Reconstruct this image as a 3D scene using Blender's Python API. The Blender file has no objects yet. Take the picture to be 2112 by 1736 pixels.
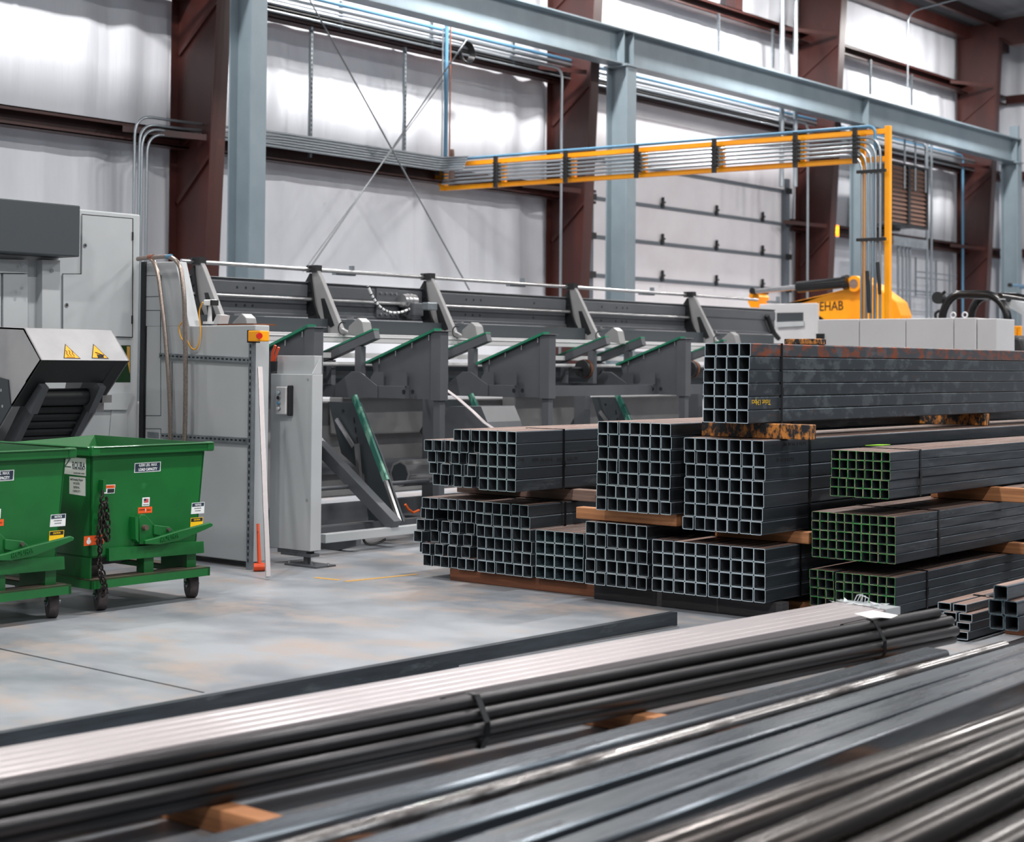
import bpy, math, random
from mathutils import Vector, Matrix
random.seed(7)
C = bpy.context.scene.collection
SC = bpy.context.scene
R = math.radians

# ------------------------------------------------------------------ camera
FPX, YAW, PITCH, ROLL, CX, CY, CAMH = 3406.7, R(39.355), R(1.5), R(0.4534), 1056.0, 660.7, 1.65
Fv = Vector((math.cos(YAW)*math.cos(PITCH), math.sin(YAW)*math.cos(PITCH), math.sin(PITCH)))
R0 = Vector((math.sin(YAW), -math.cos(YAW), 0)); U0 = R0.cross(Fv)
Rv = R0*math.cos(ROLL)+U0*math.sin(ROLL); Uv = -R0*math.sin(ROLL)+U0*math.cos(ROLL)
CAM = Vector((0, 0, CAMH))
cd = bpy.data.cameras.new('camera'); cam = bpy.data.objects.new('camera', cd); C.objects.link(cam)
cd.sensor_width = 36; cd.sensor_fit = 'HORIZONTAL'; cd.lens = 36*FPX/2112
cd.shift_x = 0; cd.shift_y = (CY-868)/2112
cd.clip_start = .05; cd.clip_end = 200
M = Matrix.Identity(4)
for i in range(3): M[i][0] = Rv[i]; M[i][1] = Uv[i]; M[i][2] = -Fv[i]; M[i][3] = CAM[i]
cam.matrix_world = M
cd.dof.use_dof = True; cd.dof.focus_distance = 11.8; cd.dof.aperture_fstop = 2.2
SC.camera = cam

# ------------------------------------------------------------------ light
SC.view_settings.view_transform = 'Standard'; SC.view_settings.look = 'None'
SC.view_settings.exposure = 0.65; SC.view_settings.gamma = 1
W = bpy.data.worlds.new('world'); SC.world = W; W.use_nodes = True
W.node_tree.nodes['Background'].inputs[0].default_value = (.80, .90, 1, 1)
W.node_tree.nodes['Background'].inputs[1].default_value = 0.10
def area(x, y, z, sx, sy, power, col=(1, .97, .94), tilt=(0, 0, 0)):
    l = bpy.data.lights.new('high_bay_or_fill_light', 'AREA'); l.shape = 'RECTANGLE'; l.size = sx; l.size_y = sy
    l.energy = power; l.color = col
    o = bpy.data.objects.new('high_bay_or_fill_light', l); o.location = (x, y, z); o.rotation_euler = tilt; C.objects.link(o); return o
for x, k in ((-6.1, .2), (1.5, .35), (9.1, .75), (16.7, 1.2), (24.3, .95), (31.9, .6)):  # leftmost column is added, unseen, to brighten the cabinet faces
    for y, p, tl in ((13.35, 360, 22), (6.2, 300, 0), (-1.0, 280, 0)):
        area(x, y, 8.75 + (15.8-y)*.083 - .3, 1.2, .3, p*(k if y > 10 else 1), tilt=(R(tl), 0, 0))
area(12, -6, 8, 9, 1.5, 250, (.9, .96, 1), (R(35), 0, 0))  # broad fill added out of view, not a ceiling fixture

# ------------------------------------------------------------------ pixel -> world on a plane
def ray(px, py): return Fv + Rv*((px-CX)/FPX) - Uv*((py-CY)/FPX)
def P(px, py, X=None, Y=None, Z=None):
    d = ray(px, py)
    if X is not None: t = X/d.x
    elif Y is not None: t = Y/d.y
    else: t = (Z-CAMH)/d.z
    return CAM + d*t

# ------------------------------------------------------------------ materials
def lin(c):
    return tuple(((v/255)/12.92 if v/255 <= .04045 else ((v/255+.055)/1.055)**2.4) for v in c)+(1,)
MATS = {}
def mat(name, col, rough=.5, metal=0., col2=None, scale=(3, 3, 3), amt=.5, lo=.4, hi=.65, bump=0., bscale=None,
        rvar=0., col3=None, scale3=(1, 1, 1), lo3=.55, hi3=.7, emit=0, rand=0., coord='Object', spec=.5, detail=5, coat=0):
    m = bpy.data.materials.new(name); m.use_nodes = True; nt = m.node_tree; N = nt.nodes; L = nt.links
    b = N['Principled BSDF']
    b.inputs['Base Color'].default_value = lin(col); b.inputs['Roughness'].default_value = rough
    b.inputs['Metallic'].default_value = metal; b.inputs['Specular IOR Level'].default_value = spec
    b.inputs['Coat Weight'].default_value = coat
    tc = N.new('ShaderNodeTexCoord')
    if rand:
        oi = N.new('ShaderNodeObjectInfo'); cmb = N.new('ShaderNodeVectorMath'); cmb.operation = 'SCALE'
        cmb.inputs[0].default_value = (17, 29, 41); L.new(oi.outputs['Random'], cmb.inputs['Scale'])
        ad = N.new('ShaderNodeVectorMath'); ad.operation = 'ADD'
        L.new(tc.outputs[coord], ad.inputs[0]); L.new(cmb.outputs[0], ad.inputs[1]); vec = ad.outputs[0]
    else: vec = tc.outputs[coord]
    def noise(sc, det=5, rg=.6):
        mp = N.new('ShaderNodeMapping'); mp.inputs['Scale'].default_value = sc; L.new(vec, mp.inputs[0])
        n = N.new('ShaderNodeTexNoise'); n.inputs['Scale'].default_value = 1; n.inputs['Detail'].default_value = det
        n.inputs['Roughness'].default_value = rg; L.new(mp.outputs[0], n.inputs['Vector']); return n.outputs[0]
    def ramp(src, a, c):
        r = N.new('ShaderNodeMapRange'); r.inputs[1].default_value = a; r.inputs[2].default_value = c; L.new(src, r.inputs[0]); return r.outputs[0]
    cur = None
    if col2:
        n = noise(scale, detail); f = ramp(n, lo, hi)
        mu = N.new('ShaderNodeMath'); mu.operation = 'MULTIPLY'; mu.inputs[1].default_value = amt; L.new(f, mu.inputs[0])
        mx = N.new('ShaderNodeMixRGB'); mx.inputs[1].default_value = lin(col); mx.inputs[2].default_value = lin(col2)
        L.new(mu.outputs[0], mx.inputs[0]); cur = mx.outputs[0]
        if rvar:
            r = N.new('ShaderNodeMapRange'); r.inputs[1].default_value = lo; r.inputs[2].default_value = hi
            r.inputs[3].default_value = rough; r.inputs[4].default_value = max(.03, min(1, rough+rvar)); L.new(n, r.inputs[0]); L.new(r.outputs[0], b.inputs['Roughness'])
    if col3:
        n3 = noise(scale3, 6, .65); f3 = ramp(n3, lo3, hi3)
        mx = N.new('ShaderNodeMixRGB'); mx.inputs[2].default_value = lin(col3)
        if cur: L.new(cur, mx.inputs[1])
        else: mx.inputs[1].default_value = lin(col)
        L.new(f3, mx.inputs[0]); cur = mx.outputs[0]
    if rand:
        hv = N.new('ShaderNodeHueSaturation'); r = N.new('ShaderNodeMapRange'); r.inputs[3].default_value = 1-rand; r.inputs[4].default_value = 1+rand
        L.new(oi.outputs['Random'], r.inputs[0]); L.new(r.outputs[0], hv.inputs['Value'])
        if cur: L.new(cur, hv.inputs['Color'])
        else: hv.inputs['Color'].default_value = lin(col)
        cur = hv.outputs[0]
    if cur: L.new(cur, b.inputs['Base Color'])
    if bump:
        nb = noise(bscale or scale, 4); bp = N.new('ShaderNodeBump'); bp.inputs['Strength'].default_value = bump; bp.inputs['Distance'].default_value = .02
        L.new(nb, bp.inputs['Height']); L.new(bp.outputs[0], b.inputs['Normal'])
    if emit:
        b.inputs['Emission Color'].default_value = lin(col); b.inputs['Emission Strength'].default_value = emit
    MATS[name] = m; return m
mat('wall_vinyl', (226, 229, 236), .42, 0, (196, 200, 210), (.9, .9, .25), .55, .42, .66, .35, (9, 9, .5), spec=.6)
mat('roof_vinyl', (120, 122, 126), .5, 0, (92, 94, 100), (.3, 6, .3), .6)
mat('red_oxide', (66, 31, 27), .42, 0, (46, 23, 21), (2, 2, .7), .7, col3=(92, 48, 40), scale3=(3, 3, 3), lo3=.62, hi3=.8)
mat('grey_steel', (122, 136, 144), .42, 0, (104, 118, 128), (1.5, 1.5, 1), .6, bump=.03)
mat('concrete', (156, 160, 166), .45, 0, (112, 118, 126), (1.1, .7, 1), .9, .38, .66, .05, (30, 30, 30), -.12, (166, 152, 145), (2.1, 1.3, 1), .48, .68)
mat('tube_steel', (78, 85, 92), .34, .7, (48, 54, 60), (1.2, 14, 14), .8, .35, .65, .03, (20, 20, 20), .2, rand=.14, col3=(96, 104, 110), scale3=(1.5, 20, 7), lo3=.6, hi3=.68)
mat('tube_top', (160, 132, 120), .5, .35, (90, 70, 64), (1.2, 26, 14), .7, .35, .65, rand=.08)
mat('tube_rust', (70, 78, 85), .36, .65, (108, 118, 124), (7, 4, 11), .6, .52, .6, rand=.12, rvar=.1, col3=(118, 76, 58), scale3=(6, 3, 30), lo3=.62, hi3=.76, detail=7)
mat('tube_rust_heavy', (74, 80, 86), .4, .5, (104, 112, 118), (7, 4, 11), .5, .52, .6, rvar=.1, col3=(150, 78, 48), scale3=(9, 3, 16), lo3=.46, hi3=.62, detail=7)
mat('cut_edge', (206, 224, 232), .3, .55)
mat('cut_green', (58, 156, 76), .5, .0, (168, 164, 134), (30, 30, 30), .9, .47, .58, rand=.25)
mat('inside_dark', (74, 80, 86), .5, .1)
mat('inside_light', (120, 142, 150), .4, .6, (40, 46, 50), (4, 30, 30), .8)
mat('strap', (26, 28, 31), .35, .6)
mat('wood', (190, 132, 88), .75, 0, (120, 76, 48), (2, 1.2, 30), .8, .35, .65, .15)
mat('wood_grey', (150, 124, 112), .8, 0, (96, 78, 72), (3, 1.5, 30), .8, .35, .65, .1)
mat('wood_red', (120, 72, 46), .75, 0, (70, 40, 30), (3, 1.2, 30), .8)
mat('wood_dark', (62, 60, 62), .8, 0, (40, 40, 44), (3, 1.2, 30), .8)
mat('wood_stained', (206, 134, 60), .55, 0, (30, 32, 36), (34, 22, 14), 1, .40, .54, .2, detail=7)
mat('machine_light', (180, 184, 187), .38, 0, (168, 173, 176), (1, 1, 1), .6, bump=.01, bscale=(40, 40, 40))
mat('arm_grey', (142, 142, 143), .38, 0, (126, 126, 128), (3, 3, 3), .6)
mat('hood_grey', (168, 168, 170), .42, 0, (150, 150, 153), (3, 3, 3), .6)
mat('machine_white', (196, 196, 198), .38, 0, (182, 182, 184), (1, 1, 1), .5)
mat('machine_dark', (84, 87, 92), .36, 0, (72, 75, 80), (2, 2, 2), .6, bump=.02, bscale=(40, 40, 40))
mat('panel_dark', (58, 64, 69), .5)
mat('near_black', (22, 24, 27), .5)
mat('black_gloss', (16, 17, 19), .25)
mat('green_pad', (18, 122, 88), .45, 0, (40, 90, 80), (9, 9, 9), .6)
mat('guide_teal', (44, 104, 92), .4, .2, (120, 170, 150), (1, 9, 4), .9, .5, .6)
mat('silver', (196, 196, 198), .25, .85, (150, 150, 152), (6, 6, 6), .4)
mat('galvanised', (150, 158, 164), .38, .7, (112, 120, 126), (6, 6, 6), .6)
mat('conduit', (158, 166, 172), .3, .8)
mat('aluminium', (208, 200, 202), .32, .45, (200, 193, 195), (.6, 30, 30), .6, bump=.02, bscale=(1, 60, 60))
mat('blue_pipe', (84, 130, 160), .4)
mat('copper_pipe', (150, 100, 84), .4, .6)
mat('yellow', (255, 168, 8), .4, 0, (244, 140, 4), (2, 2, 2), .5)
mat('hopper_green', (16, 104, 44), .4, 0, (12, 84, 36), (2, 2, 2), .6, col3=(44, 128, 68), scale3=(5, 5, 5), lo3=.66, hi3=.8, coat=.1)
mat('hopper_dirt', (92, 76, 66), .8, 0, (60, 66, 56), (5, 5, 5), .8)
mat('wheel', (84, 76, 76), .6, .2, (58, 52, 54), (30, 30, 30), .7)
mat('chain', (46, 40, 40), .45, .7)
mat('orange', (214, 72, 22), .5, 0, (90, 40, 24), (16, 16, 16), .7, .56, .66)
mat('white', (232, 234, 236), .5)
mat('paper', (226, 226, 224), .7)
mat('label_navy', (34, 52, 70), .5)
mat('label_orange', (236, 92, 30), .5)
mat('label_yellow', (250, 200, 20), .5)
mat('sign_amber', (246, 166, 20), .5)
mat('red', (208, 34, 22), .35)
mat('stainless', (170, 156, 148), .3, .85, (110, 100, 96), (120, 120, 120), .7)
mat('cable_yellow', (232, 160, 20), .5)
mat('cable_orange', (226, 96, 20), .5)
mat('chalk', (232, 190, 50), .8)
mat('ink', (20, 22, 24), .7)
mat('lime', (150, 210, 40), .6)
mat('pipe_steel', (74, 74, 76), .36, .75, (46, 44, 46), (1.5, 18, 18), .8, .35, .65, .05, (60, 60, 60), rand=.1, col3=(120, 92, 74), scale3=(3, 18, 18), lo3=.68, hi3=.8)
mat('pipe_gloss', (150, 148, 148), .22, .95, (44, 38, 38), (3, 20, 20), .9, .42, .62, rvar=.2)
mat('tube_big', (122, 130, 138), .2, .85, (74, 81, 88), (.9, 9, 9), .8, .35, .65, .02, (6, 6, 6), .18, rand=.1, col3=(128, 104, 94), scale3=(1.5, 12, 12), lo3=.62, hi3=.78)
mat('tube_brown', (50, 44, 42), .2, .85, (30, 28, 28), (1, 14, 14), .8, rvar=.15)
mat('plastic_wrap', (206, 212, 216), .25, .1)
mat('door_panel', (222, 220, 224), .45, 0, (204, 198, 204), (1, 1, 1), .5)
mat('door_rib', (96, 104, 112), .5)
mat('louver', (120, 92, 80), .5, .2)
mat('exit_glow', (255, 120, 10), .5, emit=3.0)
mat('exit_text', (255, 230, 40), .5, emit=4.0)
mat('wire', (120, 124, 128), .5, .5)
mat('vinyl_seam', (240, 242, 246), .3)
mat('green_glass', (16, 50, 20), .15)
mat('yellow_paint', (196, 150, 70), .6)
m = MATS['plastic_wrap']; m.node_tree.nodes['Principled BSDF'].inputs['Alpha'].default_value = .75

# ------------------------------------------------------------------ mesh helpers
class MB:
    def __init__(s): s.v = []; s.f = []; s.mi = []; s.sm = []
    def add(s, vs, fs, mi=0, sm=False):
        o = len(s.v); s.v += [Vector(v) for v in vs]
        for f in fs: s.f.append([i+o for i in f]); s.mi.append(mi); s.sm.append(sm)
    def box(s, x0, x1, y0, y1, z0, z1, mi=0):
        x0, x1 = min(x0, x1), max(x0, x1); y0, y1 = min(y0, y1), max(y0, y1); z0, z1 = min(z0, z1), max(z0, z1)
        s.add([(x, y, z) for z in (z0, z1) for x, y in ((x0, y0), (x1, y0), (x1, y1), (x0, y1))],
              [(3, 2, 1, 0), (4, 5, 6, 7), (0, 1, 5, 4), (1, 2, 6, 5), (2, 3, 7, 6), (3, 0, 4, 7)], mi); return s
    def prism(s, poly, d, mi=0):   # poly: 3D points (planar), d: extrusion vector
        d = Vector(d); n = len(poly); a = [Vector(p) for p in poly]; b = [p+d for p in a]
        s.add(a+b, [tuple(range(n))[::-1], tuple(range(n, 2*n))]+[(i, (i+1) % n, n+(i+1) % n, n+i) for i in range(n)], mi); return s
    def yz(s, pts, x, t, mi=0): return s.prism([(x-t/2, y, z) for y, z in pts], (t, 0, 0), mi)
    def xz(s, pts, y, t, mi=0): return s.prism([(x, y-t/2, z) for x, z in pts], (0, t, 0), mi)
    def bar(s, a, b, w, h, mi=0, up=(0, 0, 1)):  # box section beam from a to b
        a, b = Vector(a), Vector(b); d = (b-a).normalized(); u = Vector(up)
        sd = d.cross(u)
        if sd.length < 1e-4: sd = d.cross(Vector((1, 0, 0)))
        sd.normalize(); u = sd.cross(d).normalized()
        q = [sd*(-w/2)+u*(-h/2), sd*(w/2)+u*(-h/2), sd*(w/2)+u*(h/2), sd*(-w/2)+u*(h/2)]
        s.add([a+k for k in q]+[b+k for k in q], [(0, 1, 2, 3), (7, 6, 5, 4), (1, 0, 4, 5), (2, 1, 5, 6), (3, 2, 6, 7), (0, 3, 7, 4)], mi); return s
    def tube(s, pts, r, seg=8, mi=0, cap=True, rb=None):
        pts = [Vector(p) for p in pts]; n = len(pts); vs = []; ref = None
        for i, p in enumerate(pts):
            d = (pts[min(i+1, n-1)]-pts[max(i-1, 0)]).normalized()
            if ref is None: ref = d.orthogonal().normalized()
            ref = (ref-d*ref.dot(d)).normalized(); o = d.cross(ref)
            rr = r if rb is None else r+(rb-r)*i/(n-1)
            for k in range(seg):
                t = 2*math.pi*k/seg; vs.append(p+(ref*math.cos(t)+o*math.sin(t))*rr)
        fs = [(i*seg+k, i*seg+(k+1) % seg, (i+1)*seg+(k+1) % seg, (i+1)*seg+k) for i in range(n-1) for k in range(seg)]
        s.add(vs, fs, mi, True)
        if cap: s.add(vs[:seg], [tuple(range(seg))[::-1]], mi); s.add(vs[-seg:], [tuple(range(seg))], mi)
        return s
    def hole_disc(s, c, n, r, mi=0, t=.004, seg=16):
        c = Vector(c); n = Vector(n).normalized(); return s.tube([c, c+n*t], r, seg, mi)
    def build(s, name, mats, parent=None, loc=None, bevel=0):
        if loc is None:
            if parent is not None: loc = Vector((0, 0, 0)); off = wloc(parent)
            else:
                xs = [v.x for v in s.v]; ys = [v.y for v in s.v]; zs = [v.z for v in s.v]
                loc = Vector(((min(xs)+max(xs))/2, (min(ys)+max(ys))/2, min(zs))); off = loc
        else: loc = Vector(loc); off = loc
        me = bpy.data.meshes.new(name); me.from_pydata([v-off for v in s.v], [], s.f)
        for m in ([mats] if isinstance(mats, str) else mats): me.materials.append(MATS[m])
        me.polygons.foreach_set('material_index', s.mi); me.polygons.foreach_set('use_smooth', s.sm); me.update()
        o = bpy.data.objects.new(name, me); C.objects.link(o); o.location = loc
        if parent is not None: o.parent = parent
        if bevel:
            b = o.modifiers.new('bevel', 'BEVEL'); b.width = bevel; b.segments = 2; b.limit_method = 'ANGLE'
        return o
def wloc(o):
    v = Vector(o.location)
    while o.parent: o = o.parent; v += Vector(o.location)
    return v
def tag(o, label=None, cat=None, group=None, kind=None):
    if label: o['label'] = label
    if cat: o['category'] = cat
    if group: o['group'] = group
    if kind: o['kind'] = kind
    return o
def thing(name, loc, label, cat, group=None):
    o = bpy.data.objects.new(name, None); C.objects.link(o); o.location = loc; o.empty_display_size = .1
    return tag(o, label, cat, group)
def struct(o): o['kind'] = 'structure'; return o
def copy_tree(o, parent=None):
    c = o.copy(); C.objects.link(c); c.parent = parent
    for ch in [x for x in bpy.data.objects if x.parent == o]: copy_tree(ch, c)
    return c
def arc(c, a, b, r, a0, a1, n=8):   # arc in plane (a,b) around c
    c, a, b = Vector(c), Vector(a), Vector(b)
    return [c+a*(r*math.cos(R(a0+(a1-a0)*i/n)))+b*(r*math.sin(R(a0+(a1-a0)*i/n))) for i in range(n+1)]
def bend(pts, r, n=6):   # polyline with rounded corners
    pts = [Vector(p) for p in pts]; out = [pts[0]]
    for i in range(1, len(pts)-1):
        p = pts[i]; a = (pts[i-1]-p); b = (pts[i+1]-p); rr = min(r, a.length*.49, b.length*.49)
        a = p+a.normalized()*rr; b = p+b.normalized()*rr
        for k in range(n+1):
            t = k/n; out.append(a*(1-t)**2+p*2*t*(1-t)+b*t*t)
    return out+[pts[-1]]
def text(name, s, size, loc, right, up, mt, parent, width=None, ext=.0006, bold=.0, shear=0):
    right = Vector(right).normalized(); up = Vector(up).normalized(); n = right.cross(up)
    cu = bpy.data.curves.new('t', 'FONT'); cu.body = s; cu.size = size; cu.align_x = 'CENTER'; cu.align_y = 'CENTER'
    cu.extrude = ext; cu.offset = bold; cu.shear = shear; cu.resolution_u = 2
    to = bpy.data.objects.new('t', cu); C.objects.link(to)
    dg = bpy.context.evaluated_depsgraph_get(); me = bpy.data.meshes.new_from_object(to.evaluated_get(dg))
    C.objects.unlink(to); bpy.data.objects.remove(to)
    k = 1
    if width:
        xs = [v.co.x for v in me.vertices]; k = width/(max(xs)-min(xs))
    off = wloc(parent) if parent else Vector((0, 0, 0)); loc = Vector(loc)
    for v in me.vertices: v.co = loc-off+right*(v.co.x*k)+up*(v.co.y)+n*(v.co.z+ext)
    me.materials.clear(); me.materials.append(MATS[mt]); me.name = name
    o = bpy.data.objects.new(name, me); C.objects.link(o)
    if parent: o.parent = parent
    return o

# ================================================================== SETTING
YW = 15.8                                  # the long wall
def roofz(y): return 9.25+(YW-y)*.083
# floor
f = MB(); f.box(-14, 40, -14, 18, -.2, 0); struct(f.build('floor', 'concrete'))
jt = MB()
a, b = P(0, 1338, Z=0), P(420, 1428, Z=0)
d = (b-a); a2 = a-d*1.5; b2 = b+d*.0
jt.bar(a2+Vector((0, 0, .0005)), b2+Vector((0, 0, .0005)), .012, .003)
struct(jt.build('trim_1', 'near_black'))
ym = MB()
for (p, q) in (((650, 1191), (700, 1196)), ((712, 1199), (860, 1184))):
    a, b = P(*p, Z=0), P(*q, Z=0); ym.bar(a+Vector((0, 0, .001)), b+Vector((0, 0, .001)), .05, .002)
struct(ym.build('trim_2', 'yellow_paint'))

# back wall: vinyl faced insulation, pillowed between girts, with creases
GZ = (2.1, 4.3, 6.1, 7.9)
w = MB(); xs = []; x = -6.0
while x < 37.6: xs.append(x); x += .05
zs = [i*.16 for i in range(0, 60)]
ph = [(random.uniform(0, 6.3), random.uniform(2.2, 7.5), random.uniform(.2, 1)) for _ in range(7)]
def crease(x, z):
    lv = [0.]+list(GZ[1:])+[9.4]
    k = max(i for i in range(len(lv)-1) if z >= lv[i]-1e-6) if z < 9.4 else len(lv)-2
    t = min(1, max(0, (z-lv[k])/(lv[k+1]-lv[k]))); belly = math.sin(math.pi*t)
    s = 0
    for p, fq, a in ph: s += a*math.sin(fq*x*1.9+p+k*1.7+.25*math.sin(z*1.4+p))
    u = (x-12.84) % 7.45
    near = math.exp(-min(u, 7.45-u)**2/1.2)        # sheets are creased near the columns, flatter mid bay
    sw = abs(((x+k*.4) % 1.22)-.61)                # seam every 1.22 m
    return .1-.05*belly+s*.008*(.3+2.2*near)-(.012 if sw > .585 else 0)
vs = [(x, YW+crease(x, z), z) for z in zs for x in xs]; n = len(xs)
fs = [(j*n+i, j*n+i+1, (j+1)*n+i+1, (j+1)*n+i) for j in range(len(zs)-1) for i in range(n-1)
      if not (21.15 < xs[i] < 27.05 and zs[j] < 4.85)]
w.add(vs, fs, 0, True); w.box(-6, 37.6, YW+.2, YW+.28, 5.1, 9.4); w.box(-6, 21.1, YW+.2, YW+.28, 0, 5.1); w.box(27.1, 37.6, YW+.2, YW+.28, 0, 5.1)
struct(w.build('wall_back', 'wall_vinyl', loc=(0, 0, 0)))
# end wall
XE = 37.3
w = MB(); ys = [YW-.05-i*.06 for i in range(330)]
vs = [(XE+.03*math.sin(y*5.1)+.02*math.sin(y*13+z)*math.sin(z*1.7)-(.02 if abs((y % 1.22)-.6) < .04 else 0), y, z) for z in [i*.3 for i in range(38)] for y in ys]
n = len(ys); w.add(vs, [(j*n+i, j*n+i+1, (j+1)*n+i+1, (j+1)*n+i) for j in range(37) for i in range(n-1)], 0, True)
w.box(XE+.06, XE+.14, -4, YW, 0, 11)
struct(w.build('wall_end', 'wall_vinyl', loc=(0, 0, 0)))
# roof
w = MB(); w.prism([(-8, YW+.1, roofz(YW)+.12), (-8, -9, roofz(-9)+.12), (-8, -9, roofz(-9)+.2), (-8, YW+.1, roofz(YW)+.2)], (46, 0, 0))
struct(w.build('ceiling', 'roof_vinyl', loc=(0, 0, 0)))
tn = 3
for i in range(13):
    y = YW-.9-i*1.5; g = MB(); z = roofz(y)+.1
    g.box(-8, XE, y-.008, y+.008, z-.22, z); g.box(-8, XE, y-.06, y, z-.23, z-.215); g.box(-8, XE, y, y+.06, z-.012, z)
    struct(g.build('trim_%d' % tn, 'red_oxide')); tn += 1
# girts (C sections) on the two walls
def girt(x0, x1, z, y=YW-.08):
    g = MB(); g.box(x0, x1, y-.2, y, z+.19, z+.205); g.box(x0, x1, y-.2, y, z-.01, z+.005)
    g.box(x0, x1, y-.2, y-.19, z-.01, z+.03); g.box(x0, x1, y-.2, y-.19, z+.16, z+.205); g.box(x0, x1, y-.02, y-.005, z, z+.2); return g
for z in GZ:
    for (x0, x1) in ([(-6, 21.0), (27.2, 37.2)] if z < 4.5 else [(-6, 37.2)]):
        if z < 3 and x0 < 0: continue
        struct(girt(x0, x1, z-.1).build('trim_%d' % tn, 'red_oxide')); tn += 1
for z in GZ:
    g = MB(); g.box(XE-.25, XE-.05, -2, YW-.3, z-.1, z+.1); struct(g.build('trim_%d' % tn, 'red_oxide')); tn += 1
g = MB(); g.box(-6, 37.2, YW-.32, YW-.1, 9.02, 9.3); struct(g.build('trim_%d' % tn, 'red_oxide')); tn += 1   # eave strut
# vertical header framing above bay three
for px in (1425, 1515):
    p = P(px, 20, Y=YW-.2); g = MB(); g.box(p.x-.12, p.x+.12, YW-.3, YW-.1, 8.0, 9.1); struct(g.build('trim_%d' % tn, 'red_oxide')); tn += 1

# red tapered columns with rafters
RX = [P(356, 400, Y=YW-.1).x, P(1133, 400, Y=YW-.1).x, P(1646, 400, Y=YW-.1).x, P(1978, 400, Y=YW-.1).x]
names = ['dark red tapered steel building column at the left, beside the front grey crane column',
         'dark red tapered steel building column left of the overhead door',
         'dark red tapered steel building column right of the overhead door',
         'dark red tapered steel building column in the far right corner by the louvred heater']
for i, x in enumerate(RX):
    x += .1
    t = thing('steel_column', (x, YW-.3, 0), names[i], 'column', 'red building columns')
    yb, yt = YW-.56, YW-1.02; ZT = 8.95
    mb = MB(); mb.yz([(YW-.06, 0), (yb, 0), (yt, ZT), (YW-.06, ZT)], x, .012); mb.build('web', 'red_oxide', t)
    mb = MB(); mb.prism([(x-.11, yb, 0), (x-.11, yb-.016, 0), (x-.11, yt-.016, ZT), (x-.11, yt, ZT)], (.22, 0, 0))
    mb.build('inner_flange', 'red_oxide', t)
    mb = MB(); mb.box(x-.11, x+.11, YW-.06, YW-.045, 0, ZT+.3); mb.build('outer_flange', 'red_oxide', t)
    for z in (4.3, 6.1, 7.9):
        fy = yb+(yt-yb)*(z-.6)/ZT
        mb = MB(); mb.bar((x-.12, fy+.02, z-.02), (x-1.0, YW-.3, z+.02), .006, .07); mb.build('flange_brace', 'red_oxide', t)
        fy = yb+(yt-yb)*(z)/ZT
        mb = MB(); mb.bar((x-.02, fy+.03, z-.15), (x-.02, YW-.1, z-.75), .04, .05); mb.build('flange_brace', 'red_oxide', t)
    mb = MB(); mb.box(x-.16, x+.16, yb-.05, YW-.02, 0, .02); mb.build('base_plate', 'red_oxide', t)
for i, x in enumerate(RX):                       # rafters over each column
    x += .1; t = thing('roof_rafter', (x, YW-3, 8.95), ['dark red roof rafter over the left red column', 'dark red roof rafter over the column left of the overhead door',
        'dark red roof rafter over the column right of the overhead door', 'dark red roof rafter meeting the far right corner column'][i], 'rafter', 'roof rafters')
    y1 = -6; 
    mb = MB(); mb.yz([(YW-.06, roofz(YW)+.02), (YW-.06, 8.95), (YW-1.02, 8.95), (YW-1.3, 8.75), (YW-9, roofz(YW-9)-.75), (y1, roofz(y1)-.7), (y1, roofz(y1)-.13)], x, .014); mb.build('web', 'red_oxide', t)
    mb = MB(); mb.prism([(x-.11, YW-1.02, 8.95), (x-.11, YW-1.3, 8.75), (x-.11, YW-9, roofz(YW-9)-.75), (x-.11, y1, roofz(y1)-.7), (x-.11, y1, roofz(y1)-.72), (x-.11, YW-9, roofz(YW-9)-.77), (x-.11, YW-1.3, 8.73), (x-.11, YW-1.04, 8.93)], (.22, 0, 0))
    mb.build('bottom_flange', 'red_oxide', t)

# grey crane runway columns and beam
YC = 14.5
bz0 = P(1400, 160, Y=YC-.14).z; bz1 = P(1400, 91, Y=YC-.14).z
CXS = [P(547, 400, Y=YC-.19).x-.12, P(1311, 400, Y=YC-.19).x-.12, P(1803, 400, Y=YC-.19).x-.12, P(2064, 450, Y=YC+.19).x+.12]
cl = ['grey steel crane runway column nearest the camera, rising past the top of the frame',
      'grey steel crane runway column left of the overhead door with scuffed red primer patch',
      'grey steel crane runway column behind the yellow conduit bridge mast',
      'grey steel crane runway column at the right edge under the beam end']
for i, x in enumerate(CXS):
    t = thing('crane_column', (x, YC, 0), cl[i], 'column', 'grey crane runway columns')
    mb = MB(); mb.box(x-.006, x+.006, YC-.18, YC+.18, .02, bz0-.03); mb.build('web', 'grey_steel', t)
    for s in (-1, 1):
        mb = MB(); mb.box(x-.12, x+.12, YC+s*.18-.012, YC+s*.18+.012, .02, bz0-.03); mb.build('flange', 'grey_steel', t)
    mb = MB(); mb.box(x-.16, x+.16, YC-.22, YC+.22, bz0-.03, bz0-.002); mb.build('cap_plate', 'grey_steel', t)
    mb = MB(); mb.box(x-.2, x+.2, YC-.26, YC+.26, 0, .02); mb.build('base_plate', 'grey_steel', t)
    for s in (-1, 1):
        mb = MB(); mb.prism([(x+s*.005, YC-.168, bz0-.03), (x+s*.115, YC-.168, bz0-.03), (x+s*.005, YC-.168, bz0-.5)], (0, .012, 0)); mb.build('gusset', 'grey_steel', t)
bx1 = P(2094, 330, Y=YC).x
t = thing('crane_runway_beam', (20, YC, bz0), 'long grey steel I-beam crane runway carried on the grey columns', 'beam')
mb = MB(); mb.box(4, bx1, YC-.007, YC+.007, bz0+.02, bz1-.02); mb.build('web', 'grey_steel', t)
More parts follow.
